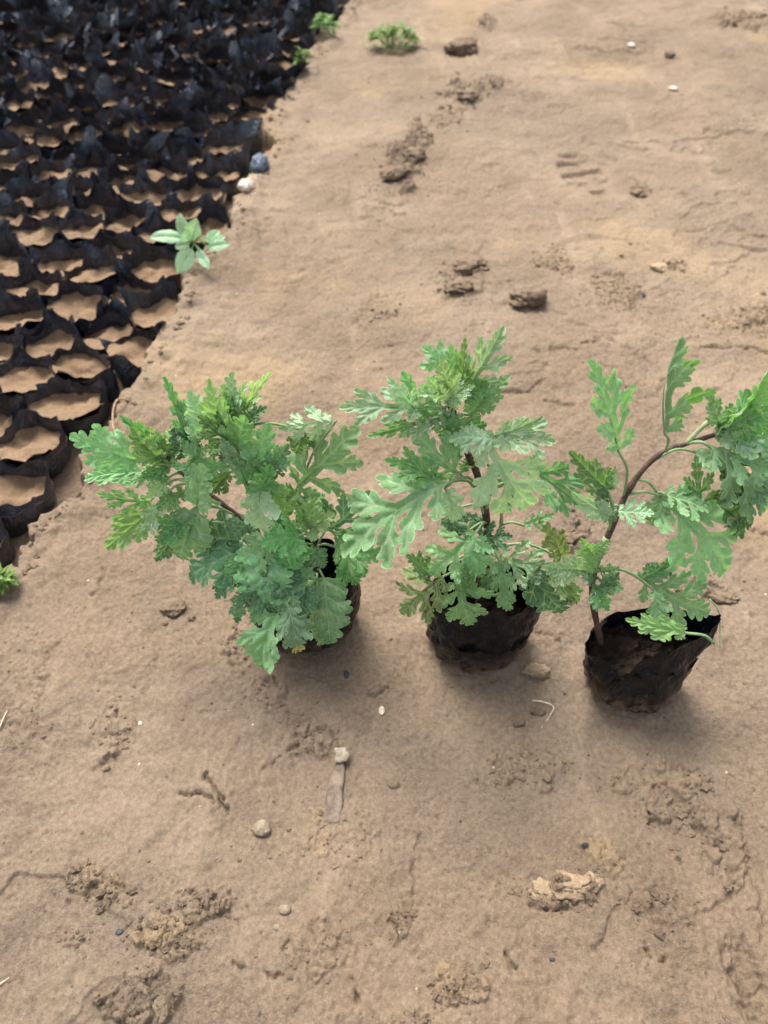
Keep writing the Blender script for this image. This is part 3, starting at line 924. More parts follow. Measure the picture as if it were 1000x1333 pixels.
# ---- left plant: bushy, leaning left
build_plant((398, 803), 'bushy potted chrysanthemum leaning left, its bag almost hidden under leaves', dict(rb=.048, rt=.054, rim_keys=[(-180, .088), (-90, .078), (0, .096), (90, .094)], soil_z=.052, squash=(.85, .65)),
  [
    ([(400, 778, 0), (394, 760, 0), (365, 728, 0), (338, 700, .3), (312, 674, .6), (282, 650, 1.2), (240, 618, 2.4), (216, 592, 3.0)], .0034, .0016, 'bark'),
    ([(338, 700, .3), (328, 660, .6), (316, 612, 1.6), (304, 560, 2.8), (300, 535, 3.2)], .0022, .0012, 'green_stem'),
    ([(411, 784, -.5), (412, 762, -.6), (413, 735, -.8), (409, 705, -1.0), (404, 684, -1.2)], .0024, .0014, 'bark'),
    ([(380, 752, .5), (385, 700, 1.5), (388, 650, 2.0)], .0017, .0012, 'green_stem'),
  ],
  [
    # shoot at the left
    (180, 600, 2.6, 90, 566, 2.0, 58, 'mid', 's', dict(roll=-5, fold=6)),
    (186, 614, 2.4, 110, 624, 1.6, 34, 'mid', 's', dict(roll=12)),
    (214, 592, 3.0, 155, 540, 3.6, 46, 'mid', 'g', dict(fold=52, roll=12, droop=.1)),
    (214, 600, 2.8, 172, 556, 2.4, 52, 'mid', 'f', dict(fold=34, roll=-24)),
    (196, 652, 1.6, 124, 642, 1.0, 36, 'deep', 'f', dict(fold=14)),
    (206, 658, 1.4, 138, 714, .2, 50, 'mid', 'f', dict(roll=-8)),
    (208, 652, 1.0, 186, 704, 0, 34, 'narrow', 'p', dict(fold=30)),
    (216, 600, 3.2, 214, 560, 3.0, 20, 'narrow', 'y', {}),
    (220, 606, 3.0, 186, 622, 2.0, 34, 'mid', 'g', {}),
    (222, 620, 2.4, 192, 648, 1.2, 30, 'mid', 'y', {}),
    (258, 660, .6, 234, 730, -.8, 66, 'mid', 's', dict(attach=(312, 674, .6), roll=-6, fold=8)),
    (256, 658, .4, 266, 604, .4, 62, 'broad', 's', dict(attach=(312, 674, .6), fold=6, arch=.02)),
    (250, 664, .5, 204, 706, -.4, 44, 'mid', 'g', {}),
    (236, 684, .9, 202, 730, .2, 32, 'mid', 'd', {}),
    (240, 640, 1.6, 205, 664, .4, 36, 'mid', 'g', {}),
    (216, 590, 3.2, 196, 556, 3.4, 26, 'narrow', 'y', {}), (218, 588, 3.2, 230, 548, 3.4, 26, 'narrow', 'p', {}), (214, 596, 3.0, 184, 582, 2.6, 28, 'deep', 'f', {}),
    (222, 600, 2.8, 244, 574, 2.6, 28, 'deep', 'f', {}), (216, 602, 3.2, 200, 580, 3.4, 18, 'narrow', 'y', {}), (218, 610, 2.8, 160, 632, 1.8, 32, 'deep', 's', {}),
    (302, 536, 3.4, 288, 500, 3.8, 26, 'narrow', 'y', {}), (304, 534, 3.4, 322, 498, 3.8, 28, 'narrow', 'p', {}), (300, 540, 3.0, 274, 520, 3.0, 30, 'deep', 'f', {}),
    (306, 540, 2.8, 336, 516, 2.8, 30, 'deep', 'f', {}), (302, 538, 3.0, 300, 512, 3.2, 18, 'narrow', 'y', {}), (300, 548, 2.6, 284, 536, 2.2, 26, 'deep', 'y', {}),
    (250, 584, 3.2, 232, 520, 3.8, 34, 'narrow', 'p', {}), (256, 580, 3.2, 264, 530, 3.6, 30, 'narrow', 'f', {}),
    # tuft at the top
    (246, 578, 3.4, 213, 490, 4.6, 46, 'narrow', 'g', dict(fold=46, roll=26)),
    (250, 590, 3.0, 224, 552, 3.4, 44, 'broad', 'd', {}),
    (268, 572, 3.2, 246, 508, 3.8, 56, 'broad', 'p', {}),
    (302, 566, 2.6, 273, 492, 3.2, 50, 'mid', 'f', dict(fold=24, roll=-16)),
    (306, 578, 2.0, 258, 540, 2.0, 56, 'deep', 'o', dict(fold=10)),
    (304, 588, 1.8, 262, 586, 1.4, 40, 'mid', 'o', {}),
    (310, 584, 1.6, 320, 540, 1.2, 56, 'broad', 'g', dict(fold=6)),
    (310, 545, 3.2, 304, 484, 4.0, 46, 'broad', 'p', {}),
    (314, 542, 3.0, 354, 484, 3.2, 30, 'narrow', 'y', dict(fold=36)),
    (316, 558, 2.8, 348, 530, 3.0, 32, 'mid', 'd', dict(fold=26)),
    (324, 632, 1.0, 350, 552, 1.2, 62, 'mid', 's', dict(fold=5, arch=.02)),
    (342, 616, .8, 376, 578, .8, 46, 'mid', 'd', {}),
    (312, 606, 1.4, 288, 570, 1.0, 30, 'broad', 'p', dict(attach=(328, 660, .6), fold=30)),
    (300, 606, 1.6, 222, 606, 1.8, 34, 'mid', 's', {}),
    (262, 604, 2.0, 236, 572, 2.6, 36, 'mid', 's', {}),
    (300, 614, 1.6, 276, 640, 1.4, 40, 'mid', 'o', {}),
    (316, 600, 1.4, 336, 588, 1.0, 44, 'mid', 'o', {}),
    # middle
    (340, 630, -.2, 344, 692, -1.6, 62, 'mid', 'p', dict(arch=.16)),
    (338, 640, -.4, 352, 604, -.6, 44, 'broad', 'g', dict(fold=22)),
    (344, 612, .8, 380, 672, -.4, 44, 'mid', 'f', dict(fold=30, roll=18)),
    (386, 636, 1.2, 467, 556, 1.8, 102, 'deep', 's', dict(roll=4, fold=6, arch=.05)),
    (438, 548, 2.0, 360, 557, 2.4, 52, 'deep', 'p', dict(attach=(388, 650, 2.0), fold=-22, roll=-12)),
    (396, 560, 2.4, 384, 590, 2.0, 40, 'mid', 'o', {}),
    (388, 640, 1.0, 366, 664, 0, 52, 'broad', 'o', {}),
    (392, 650, .6, 426, 664, .2, 44, 'deep', 's', {}),
    (424, 690, -.2, 482, 640, .4, 78, 'deep', 'd', dict(attach=(412, 722, -.8))),
    (438, 698, -.2, 470, 712, -.8, 44, 'mid', 'd', dict(attach=(425, 690, -.2))),
    (437, 712, -1.4, 500, 722, -2.4, 62, 'mid', 'g', dict(attach=(412, 712, -.9), arch=.22)),
    (446, 722, -1.6, 466, 760, -2.8, 40, 'mid', 'g', dict(attach=(438, 713, -1.4))),
    # bright little side shoot
    (404, 686, -1.4, 386, 660, -1.2, 30, 'broad', 'f', {}), (404, 684, -1.4, 412, 648, -1.2, 34, 'broad', 'f', {}), (406, 688, -1.6, 436, 668, -1.8, 30, 'broad', 'y', {}),
    (404, 690, -1.7, 414, 702, -2.4, 26, 'broad', 'y', {}),
    # low skirt of mature leaves
    (422, 754, -2.2, 430, 840, -6.6, 66, 'broad', 's', dict(roll=-6, arch=.14, attach=(413, 740, -.8))),
    (412, 792, -4.8, 418, 840, -6.2, 30, 'broad', 'y', {}),
    (374, 786, -5.2, 388, 850, -7.8, 54, 'mid', 't', dict(label='leaf with yellowed and withered tip', arch=.12)),
    (362, 798, -5.0, 342, 870, -7.4, 66, 'mid', 's', dict(arch=.15)),
    (346, 712, -1.8, 352, 788, -4.6, 84, 'broad', 's', dict(arch=.14, fold=6)),
    (396, 700, -1.4, 340, 708, -2.6, 74, 'mid', 'g', dict(attach=(411, 712, -.9), arch=.14)),
    (380, 702, -1.8, 386, 742, -3.6, 52, 'mid', 'g', {}),
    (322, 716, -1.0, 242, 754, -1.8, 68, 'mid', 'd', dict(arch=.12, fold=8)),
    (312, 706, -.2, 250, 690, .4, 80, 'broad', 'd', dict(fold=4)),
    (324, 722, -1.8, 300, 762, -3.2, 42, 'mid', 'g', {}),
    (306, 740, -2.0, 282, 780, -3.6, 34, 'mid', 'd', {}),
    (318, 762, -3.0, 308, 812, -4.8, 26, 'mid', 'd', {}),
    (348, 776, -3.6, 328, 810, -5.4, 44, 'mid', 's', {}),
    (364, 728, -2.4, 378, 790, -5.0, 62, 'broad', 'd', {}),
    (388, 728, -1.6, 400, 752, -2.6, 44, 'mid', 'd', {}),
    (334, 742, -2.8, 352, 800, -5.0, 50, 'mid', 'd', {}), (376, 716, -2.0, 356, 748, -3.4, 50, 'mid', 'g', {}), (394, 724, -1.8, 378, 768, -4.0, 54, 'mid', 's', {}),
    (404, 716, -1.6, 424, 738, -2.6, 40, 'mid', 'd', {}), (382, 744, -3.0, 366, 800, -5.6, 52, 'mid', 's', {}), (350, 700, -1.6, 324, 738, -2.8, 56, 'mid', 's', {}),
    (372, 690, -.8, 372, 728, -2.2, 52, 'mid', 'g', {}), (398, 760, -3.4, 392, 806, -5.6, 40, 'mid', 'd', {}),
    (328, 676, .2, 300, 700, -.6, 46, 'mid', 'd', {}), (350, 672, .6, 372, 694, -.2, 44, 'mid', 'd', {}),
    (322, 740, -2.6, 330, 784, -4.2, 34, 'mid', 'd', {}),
  ], 11)

# ---- middle plant: upright
build_plant((621, 834), 'upright potted chrysanthemum in the middle, deeply cut silvery leaves around a dark stem', dict(rb=.045, rt=.052, rim_keys=[(-180, .100), (-120, .097), (-60, .098), (0, .106), (90, .098)], soil_z=.042, mud=.55, squash=(.8, .55)),
  [
    ([(624, 806, 0), (626, 770, 0), (632, 720, 0), (634, 680, .1), (622, 620, .6), (608, 588, 1.0), (596, 552, 1.6), (584, 520, 2.2), (578, 492, 2.7)], .0042, .0017, 'bark'),
    ([(632, 664, .2), (640, 640, -.4), (657, 628, -.8)], .0017, .0014, 'green_stem'),
    ([(640, 706, .2), (652, 684, 0), (652, 650, .2)], .0016, .0012, 'green_stem'),
  ],
  [
    # low skirt over the bag
    (578, 750, -3.4, 520, 800, -5.4, 82, 'deep', 'b', dict(attach=(626, 748, -.5), fold=2, label='old leaf with browned edge')),
    (560, 750, -3.0, 528, 722, -3.4, 34, 'mid', 'o', {}),
    (598, 752, -3.6, 612, 816, -6.4, 88, 'deep', 'f', dict(attach=(626, 748, -.5), fold=4)),
    (610, 776, -4.4, 606, 734, -4.0, 32, 'mid', 'o', {}),
    (620, 694, -1.6, 558, 748, -3.6, 84, 'deep', 's', dict(arch=.12, fold=10)),
    (616, 698, -1.8, 622, 748, -3.6, 48, 'mid', 's', {}),
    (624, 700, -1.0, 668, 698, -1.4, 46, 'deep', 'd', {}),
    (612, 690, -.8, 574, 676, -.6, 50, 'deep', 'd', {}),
    (584, 628, -1.6, 444, 722, -4.2, 122, 'deep', 's', dict(attach=(628, 640, .3), arch=.08, fold=6, droop=.2)),
    (574, 630, -1.0, 500, 598, -.8, 58, 'deep', 'g', dict(attach=(628, 644, .3))),
    (580, 636, -1.8, 592, 680, -2.6, 40, 'mid', 'p', {}),
    (598, 616, 0, 540, 560, .6, 92, 'deep', 's', dict(attach=(632, 676, .1), fold=12)),
    (590, 664, -.4, 592, 702, -1.4, 40, 'mid', 'd', {}),
    # big leaves at the right
    (630, 568, -.4, 692, 660, -1.2, 118, 'deep', 'p', dict(attach=(600, 560, 1.5), arch=.14, droop=.5)),
    (640, 574, -.4, 724, 576, -.6, 56, 'deep', 'p', dict(attach=(630, 569, -.4))),
    (634, 570, -.2, 708, 542, 0, 42, 'deep', 'p', dict(attach=(600, 560, 1.5), fold=30)),
    (642, 573, -.6, 584, 572, -.8, 46, 'mid', 'p', dict(attach=(630, 569, -.4), fold=-6)),
    (682, 604, -.2, 760, 660, -.8, 74, 'deep', 's', dict(attach=(640, 640, -.4))),
    (660, 622, -.9, 634, 604, -1.2, 30, 'deep', 's', {}),
    (656, 628, -.8, 674, 650, -1.2, 26, 'mid', 'd', {}),
    (652, 660, .2, 672, 648, 0, 26, 'mid', 'g', {}),
    (682, 684, -.4, 722, 670, -.4, 24, 'narrow', 's', dict(attach=(652, 684, 0))),
    # leaves to the right of the bag
    (730, 726, -1.2, 702, 678, -.8, 38, 'mid', 'b', dict(attach=(640, 712, .1), label='brown-blotched leaf standing up')),
    (650, 730, -2.2, 662, 796, -4.4, 36, 'mid', 's', dict(arch=.14)),
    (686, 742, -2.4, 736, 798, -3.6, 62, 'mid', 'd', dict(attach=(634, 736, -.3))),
    (648, 726, -1.6, 722, 742, -2.4, 62, 'deep', 'm', dict(attach=(634, 728, -.2), fold=6, label='leaf scribbled with pale mine trails')),
    (712, 744, -2.6, 754, 786, -3.4, 38, 'mid', 'b', dict(attach=(690, 742, -2.2), label='withered leaf with dark brown tip')),
    (632, 740, -1.6, 642, 772, -2.6, 36, 'deep', 'd', {}),
    (640, 742, -1.8, 626, 760, -2.6, 30, 'deep', 's', {}),
    # feathery leaves of the top
    (546, 533, 1.0, 440, 530, .6, 56, 'deep', 'p', dict(attach=(596, 552, 1.6), fold=24)),
    (556, 546, .8, 478, 568, .2, 30, 'narrow', 'f', dict(fold=36, attach=(596, 554, 1.6))),
    (540, 532, 1.0, 504, 490, 1.2, 38, 'deep', 'p', dict(fold=22)),
    (562, 552, .8, 520, 566, .2, 30, 'narrow', 'p', dict(fold=30)),
    (560, 540, 1.8, 524, 482, 2.2, 66, 'deep', 's', dict(attach=(594, 548, 1.7))),
    (590, 494, 2.8, 550, 450, 3.2, 60, 'deep', 's', {}),
    (588, 500, 2.6, 586, 448, 3.0, 44, 'mid', 's', {}),
    (606, 504, 2.4, 657, 424, 3.0, 72, 'deep', 'p', dict(fold=28, roll=14)),
    (604, 506, 2.4, 606, 438, 2.6, 42, 'deep', 'f', dict(fold=34, roll=-20)),
    (610, 540, 1.6, 664, 488, 1.8, 44, 'mid', 's', dict(fold=20)),
    (604, 514, 2.0, 642, 494, 2.0, 34, 'mid', 'f', dict(fold=26)),
    (606, 520, 1.8, 640, 512, 1.6, 32, 'mid', 'g', {}),
    (580, 516, 1.0, 574, 466, .8, 30, 'narrow', 'y', {}), (578, 518, .8, 554, 490, .4, 28, 'narrow', 'y', {}), (582, 516, .8, 600, 486, .4, 28, 'narrow', 'y', {}), (582, 520, .4, 618, 502, 0, 30, 'deep', 'p', {}), (580, 522, .2, 572, 500, -.2, 22, 'narrow', 'y', {}),
    (576, 522, 1.8, 544, 514, .6, 36, 'mid', 'p', {}), (584, 524, .8, 608, 518, .4, 26, 'mid', 'y', {}), (578, 514, 1.2, 566, 476, 1.0, 26, 'mid', 'y', {}),
    (580, 530, 1.6, 552, 556, .8, 44, 'deep', 's', {}), (590, 540, 1.2, 606, 572, .4, 36, 'mid', 'g', {}), (586, 534, 1.4, 574, 572, .6, 40, 'deep', 'g', {}),
    (604, 570, 1.0, 580, 600, .2, 40, 'mid', 'd', {}), (598, 556, 1.4, 634, 552, 1.2, 36, 'mid', 'g', {}),
    (612, 596, .8, 598, 612, .6, 16, 'narrow', 'g', {}), (612, 600, .8, 626, 606, .6, 14, 'narrow', 'g', {}), (626, 690, .2, 604, 668, .4, 26, 'mid', 'd', {}),
  ], 23)

# ---- right plant: bare arching stem in a torn bag
build_plant((818, 887), 'sparse potted chrysanthemum with arching bare stem in a torn black bag', dict(rb=.041, rt=.051, rim_keys=[(-180, .076), (-150, .070), (-128, .056), (-119, .052), (-111, .060), (-102, .082), (-85, .092), (-60, .100), (-25, .104), (0, .113), (25, .108), (90, .100), (150, .088)],
      soil_z=.062, mud=1.0, squash=(.85, .36), lean=(-.003, 0), depress=(-.024, -.014, .017, .024)),
  [
    ([(782, 838, .7), (777, 812, .7), (771, 775, .7), (774, 738, .9), (796, 688, 1.8), (818, 638, 2.8), (844, 604, 3.6), (868, 586, 4.2), (893, 578, 4.8), (930, 566, 5.2)], .0029, .0016, 'bark'),
    ([(772, 744, .6), (778, 728, .9), (790, 700, 1.5)], .0030, .0027, 'green_stem'),
    ([(893, 578, 4.8), (915, 555, 5.4), (938, 540, 5.8)], .0018, .0014, 'green_stem'),
  ],
  [
    (806, 588, 3.4, 766, 466, 4.6, 84, 'deep', 's', dict(attach=(811, 652, 2.6), lop=-.12, fold=10, arch=.03)),
    (792, 640, 2.2, 742, 588, 2.2, 48, 'mid', 'o', dict(attach=(793, 692, 1.7), fold=26, roll=-14)),
    (788, 636, 2.2, 800, 606, 2.4, 22, 'narrow', 's', dict(attach=(793, 692, 1.7))),
    (794, 672, 1.4, 744, 640, 1.4, 34, 'mid', 'p', {}),
    (784, 664, 1.6, 772, 628, 1.8, 30, 'mid', 'd', {}),
    (804, 666, 1.8, 852, 668, 1.2, 46, 'deep', 'p', dict(attach=(800, 680, 1.9))),
    (798, 668, 1.8, 776, 674, 1.2, 24, 'mid', 'g', {}),
    (867, 566, 4.0, 884, 436, 5.6, 92, 'deep', 'g', dict(attach=(866, 588, 4.1), fold=66, roll=52, arch=-.06, droop=.05)),
    (856, 642, 2.6, 950, 748, .6, 118, 'deep', 's', dict(attach=(828, 624, 3.1), arch=.10, fold=10)),
    (862, 646, 2.4, 848, 684, 1.6, 44, 'mid', 's', {}),
    (866, 644, 2.2, 926, 664, 1.6, 58, 'deep', 's', dict(attach=(856, 642, 2.6))),
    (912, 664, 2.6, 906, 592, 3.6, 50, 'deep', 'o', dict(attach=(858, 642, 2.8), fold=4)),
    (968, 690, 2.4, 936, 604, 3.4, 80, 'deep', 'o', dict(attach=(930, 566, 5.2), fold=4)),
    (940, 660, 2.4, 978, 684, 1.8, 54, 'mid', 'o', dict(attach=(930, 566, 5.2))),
    (838, 756, 0, 926, 800, -2.4, 96, 'deep', 's', dict(attach=(775, 742, .8), arch=.10, fold=12)),
    (836, 752, .2, 878, 724, .2, 42, 'mid', 'd', dict(attach=(775, 742, .8))),
    (852, 768, -1.4, 856, 822, -3.6, 38, 'mid', 's', {}),
    (892, 824, -5.2, 814, 806, -4.4, 34, 'mid', 'f', dict(attach=(930, 838, -5.6), fold=10)),
    (772, 722, .8, 756, 700, .6, 24, 'mid', 'f', {}), (776, 720, .8, 796, 704, .6, 20, 'mid', 'f', {}), (774, 740, .4, 748, 716, .2, 26, 'mid', 'f', {}),
    (780, 744, .2, 806, 738, -.4, 34, 'deep', 's', {}), (782, 756, 0, 812, 768, -1.0, 34, 'mid', 's', {}), (774, 764, -.2, 792, 796, -1.4, 26, 'mid', 'g', {}),
    (774, 770, 0, 806, 744, -.4, 28, 'mid', 'd', {}), (770, 776, 0, 778, 796, -1, 20, 'mid', 's', {}), (774, 758, .2, 756, 744, 0, 22, 'mid', 'd', {}),
    (764, 742, .2, 706, 738, -.8, 46, 'mid', 'm', dict(attach=(773, 744, .8), label='leaf scribbled with pale mine trails')),
    # crown running out of the picture
    (936, 560, 5.4, 1004, 474, 6.4, 56, 'mid', 'f', dict(fold=38, roll=30)),
    (944, 552, 5.2, 1022, 530, 5.2, 76, 'mid', 'g', dict(fold=8)),
    (934, 566, 5.0, 1030, 580, 4.4, 66, 'mid', 'p', {}),
    (924, 580, 4.6, 1000, 668, 2.8, 96, 'deep', 's', dict(attach=(893, 578, 4.8), arch=.16)),
    (930, 586, 4.4, 1018, 612, 3.4, 70, 'deep', 's', dict(attach=(893, 578, 4.8))),
    (936, 556, 5.4, 920, 508, 6.0, 30, 'mid', 's', {}),
    (944, 560, 5.2, 958, 530, 5.4, 34, 'broad', 'f', {}), (946, 562, 5.0, 978, 552, 4.8, 30, 'mid', 'y', {}), (940, 566, 4.8, 968, 584, 4.2, 34, 'mid', 'y', {}),
    (962, 630, 3.2, 1010, 640, 2.6, 60, 'deep', 'd', dict(attach=(930, 566, 5.2))), (905, 588, 4.4, 940, 612, 3.6, 30, 'mid', 'p', dict(attach=(850, 600, 3.8))),
  ], 37)

# ------------------------------------------------------------------ the bed of nursery bags
BAG_GROUP = 'soil-filled nursery bags packed in the sunken bed'


def nursery_bag(x, y, seed, wild, nbs, edge_pts, name='nursery_bag'):
    rng = random.Random(seed)
    n, m = 48, 8
    th = np.linspace(-math.pi, math.pi, n, endpoint=False)
    z0 = -PIT + .001
    soil = -.016 + rng.uniform(-.009, .007)
    # every wall is pressed against the bags around it
    rad = np.full(n, .052) * (1 + per(th, seed + 1, (2, 3), .06))
    for (bx, by) in nbs:
        d, ph = math.hypot(bx - x, by - y), math.atan2(by - y, bx - x)
        cs = np.cos(th - ph)
        rad = np.minimum(rad, np.where(cs > .15, (d / 2 - .0012) / np.maximum(cs, .15), 9))
    for (ex, ey) in edge_pts:
        d, ph = math.hypot(ex - x, ey - y), math.atan2(ey - y, ex - x)
        cs = np.cos(th - ph)
        rad = np.minimum(rad, np.where(cs > .5, (d + .002) / np.maximum(cs, .5), 9))
    k_ = np.array([.25, .5, .25])
    dent = rng.uniform(-math.pi, math.pi)
    rad = rad * (1 - rng.choice((0, .06, .12, .28)) * np.exp(-(np.angle(np.exp(1j * (th - dent))) / .8) ** 2))
    for _ in range(3):
        rad = np.convolve(np.concatenate([rad[-1:], rad, rad[:1]]), k_, 'valid')
    hdir = rng.uniform(.9, 2.3)
    # the film is pinched up into points where three bags meet, runs low along the walls they share and stands higher at the back
    k5 = np.concatenate([rad[-4:], rad, rad[:4]])
    loc = np.array([k5[i:i + 9].mean() for i in range(n)])
    corner = np.clip((rad - loc) / .0016, 0, 1.3)
    corner = np.convolve(np.concatenate([corner[-1:], corner, corner[:1]]), k_, 'valid')
    rz = soil + .0035 + (.0065 + .006 * wild) * (1 + np.cos(th - hdir)) * rng.uniform(.4, 1.3)
    rz = rz + corner * (.012 + .004 * wild) * (1 + per(th, seed + 9, (1, 2, 3), .55)) + per(th, seed, (3, 5, 9), .0030 + .003 * wild)
    fl = rng.uniform(-math.pi, math.pi)
    rz = rz + rng.choice((0, 0, .008, .014)) * np.exp(-((np.angle(np.exp(1j * (th - fl)))) / .6) ** 2)
    rz = np.maximum(rz, soil + .0020)
    lean = per(th, seed + 2, (1, 2, 3, 5), .010 + .010 * wild) + .004 * corner
    wr = per(th, seed + 3, (8, 12, 17), .0022)
    fd = rng.uniform(1.2, 3.6)
    flop = rng.choice((.25, .7, 1.0)) * max(0, wild - .15) * .030 * np.exp(-(np.angle(np.exp(1j * (th - fd))) / .95) ** 2)
    root = thing(name, (x, y, z0), '', 'nursery bag', BAG_GROUP)
    V, F, mud = [], [], []
    H = rz - z0
    for j in range(m + 1):
        q = (j / m) ** .75
        zz = z0 + H * q
        up = np.clip((zz - soil) / .03, 0, 1.8)
        rr = rad * (1 - .12 * np.maximum(0, .3 - q)) + lean * up ** 1.35 + wr * (.2 + 2.2 * up)
        rr = rr - flop * np.clip((zz - soil) / .018, 0, 1.6) ** 1.5
        for i in range(n):
            V.append((math.cos(th[i]) * rr[i], math.sin(th[i]) * rr[i], zz[i] - z0))
            mud.append(.45 * float(np.clip(1 - abs(zz[i] - soil) / .006, 0, 1)))
    for j in range(m):
        for i in range(n):
            a, b = j * n + i, j * n + (i + 1) % n
            F.append((a, b, b + n, a + n))
    o = mesh_obj('film_sleeve', V, F, M['film'], root)
    fattr(o.data, 'mud', mud)
    V2, F2 = [], []
    rings = 7
    tilt = rng.uniform(-.15, .15), rng.uniform(-.36, -.06)
    dx, dy = rng.uniform(-.4, .4) * .04, rng.uniform(-.2, .6) * .04
    for k in range(rings + 1):
        q = k / rings
        xs, ys = np.cos(th) * rad * q * 1.012, np.sin(th) * rad * q * 1.012
        zz = soil + xs * tilt[0] + ys * tilt[1] + .0060 * fbm(xs * 55 + seed, ys * 45, 3, seed) - .007 * np.exp(-((xs - dx) ** 2 + (ys - dy) ** 2) / .018 ** 2) + .004 * q ** 5
        for i in range(n): V2.append((xs[i], ys[i], zz[i] - z0))
    for k in range(rings):
        for i in range(n):
            a, b = k * n + i, k * n + (i + 1) % n
            F2.append((a, b, b + n, a + n))
    mesh_obj('bag_soil', V2, F2, M['bag_soil'], root)
    return root


def px_of(x, y, z=0):
    d = Vector((x, y, z - CAM_H))
    f = d.y * CP - d.z * SP
    return 500 + FPX * d.x / f, 666.5 - FPX * (d.y * SP + d.z * CP) / f


def build_bed():
    A, B = Vector((EDGE[22][0], EDGE[22][1])), Vector((EDGE[1][0], EDGE[1][1]))
    ax = (B - A).normalized()
    lat = Vector((-ax.y, ax.x))
    sp = .0785
    rng = random.Random(5)
    cells = []
    for r_ in range(-3, 18):
        for c_ in range(-10, 30):
            p = A + ax * (c_ * sp + (r_ % 2) * sp / 2) + lat * (.0 + r_ * sp * .866)
            p += Vector((rng.uniform(-.011, .011), rng.uniform(-.011, .011)))
            cells.append((p.x, p.y))
    xs = np.array([c[0] for c in cells]); ys = np.array([c[1] for c in cells])
    sg = bed_signed(xs, ys)
    keep = [(x, y) for (x, y), s_ in zip(cells, sg) if s_ > .022]
    ep = []
    for (a0, a1), (b0, b1) in zip(EDGE[:-1], EDGE[1:]):
        for t in np.linspace(0, 1, 6)[:-1]: ep.append((a0 + (b0 - a0) * t, a1 + (b1 - a1) * t))
    k = 0
    out = []
    for (x, y) in keep:
        px, py = px_of(x, y)
        if y > 2.6 or px < -115 or py < -60: continue
        s_ = float(bed_signed(np.array([x]), np.array([y]))[0])
        wild = min(1, max(.25, (1.0 - (py / 360)) * .95 + .2 * rng.random() + .15 * max(0, s_ - .2)))
        nbs = [c for c in keep if 0 < math.hypot(c[0] - x, c[1] - y) < .15]
        es = [e for e in ep if math.hypot(e[0] - x, e[1] - y) < .09]
        out.append((nursery_bag(x, y, 1000 + k * 7, wild, nbs, es), px, py, s_))
        k += 1
    return out


bags = build_bed()
ORD = 'first second third fourth fifth sixth seventh eighth ninth tenth eleventh twelfth'.split()
outer = sorted([b for b in bags if b[3] < .075], key=lambda b: b[2])
down = [b for b in outer if b[2] > 320]
up = [b for b in outer if b[2] <= 320][::-1]
for i, b in enumerate(down[:12]):
    b[0]['label'] = 'black soil-filled bag at the bed edge, %s one below the broad-leaved weed' % ORD[i]
for i, b in enumerate(up[:12]):
    b[0]['label'] = 'black soil-filled bag at the bed edge, %s one beyond the broad-leaved weed' % ORD[i]
done = {id(b[0]) for b in down[:12] + up[:12]}
ROWS = {1: 'second', 2: 'third', 3: 'fourth', 4: 'fifth', 5: 'sixth'}
for r_ in ROWS:
    inrow = [b for b in bags if int((b[3] - .075) // .068) + 1 == r_ and id(b[0]) not in done]
    dn = sorted([b for b in inrow if b[2] > 300], key=lambda b: b[2])
    upw = sorted([b for b in inrow if b[2] <= 300], key=lambda b: -b[2])
    for lst, w in ((dn, 'nearer than'), (upw, 'farther than')):
        for i, b in enumerate(lst[:9 if lst is upw else 12]):
            b[0]['label'] = 'black soil-filled bag, %s row from bed edge, %s one %s the broad-leaved weed' % (ROWS[r_], ORD[i], w)
            done.add(id(b[0]))
for b in bags:
    if id(b[0]) in done: continue
    if b[3] < .075: b[0]['label'] = 'small blurred black bag in the farthest stretch of the bed edge'
    else: b[0]['label'] = 'crumpled black bag among many in the blurred far corner of the bed'


# ------------------------------------------------------------------ clods, stones, twigs and scraps lying on the ground
def lump(name, px, py, wpx, hpx, mat, label, cat, seed, rough=.30, zf=.7, sink=.30, sub=4, rot=0, group=None):
    gx, gy = G(px, py)
    s_ = scale_at(px, py)
    rx = wpx / 2 * s_
    ry = abs(G(px, py - hpx / 2)[1] - gy)
    ry = max(rx * .45, min(ry * .8, rx * 1.6))
    rz = min(rx, ry) * zf
    bm = bmesh.new()
    bmesh.ops.create_icosphere(bm, subdivisions=sub, radius=1)
    for v in bm.verts:
        p = v.co.normalized()
        a = np.array([p.x * 1.6 + seed]); b = np.array([p.y * 1.6 + p.z * 1.3])
        k = 1 + rough * float(fbm(a, b, 2, seed)[0]) * .8 + (rough - .1) * .55 * float(blocks(np.array([p.x * .035]), np.array([p.y * .035 + p.z * .02]), seed)[0][0]) + rough * .40 * float(ridged(a * 3, b * 3 + p.z, 2, seed + 3)[0]) + rough * .22 * float(vn(a * 9, b * 9, seed + 5)[0])
        v.co = Vector((p.x * rx * k, p.y * ry * k, p.z * rz * k))
    me = bpy.data.meshes.new(name)
    bm.to_mesh(me); bm.free()
    me.polygons.foreach_set('use_smooth', [True] * len(me.polygons))
    me.materials.append(mat)
    o = bpy.data.objects.new(name, me)
    COL.objects.link(o)
    o.location = (gx, gy, gh(gx, gy) + rz * (1 - 2 * sink) * .8)
    o.rotation_euler = (0, 0, rot)
    return props(o, label, cat, group)


def simple(name, col, rough=.7, nscale=200, amt=.3, spec=.3):
    b = NB(name)
    P = b.coord('Object')
    c = b.mix(b.ramp(b.noise(P, nscale, 4, .6), .3, .7), tuple(x * (1 - amt) for x in col), tuple(min(1, x * (1 + amt)) for x in col))
    return b.base(c, rough, spec, b.bump(b.noise(P, nscale * 2.5, 3, .6), .4, .0008))


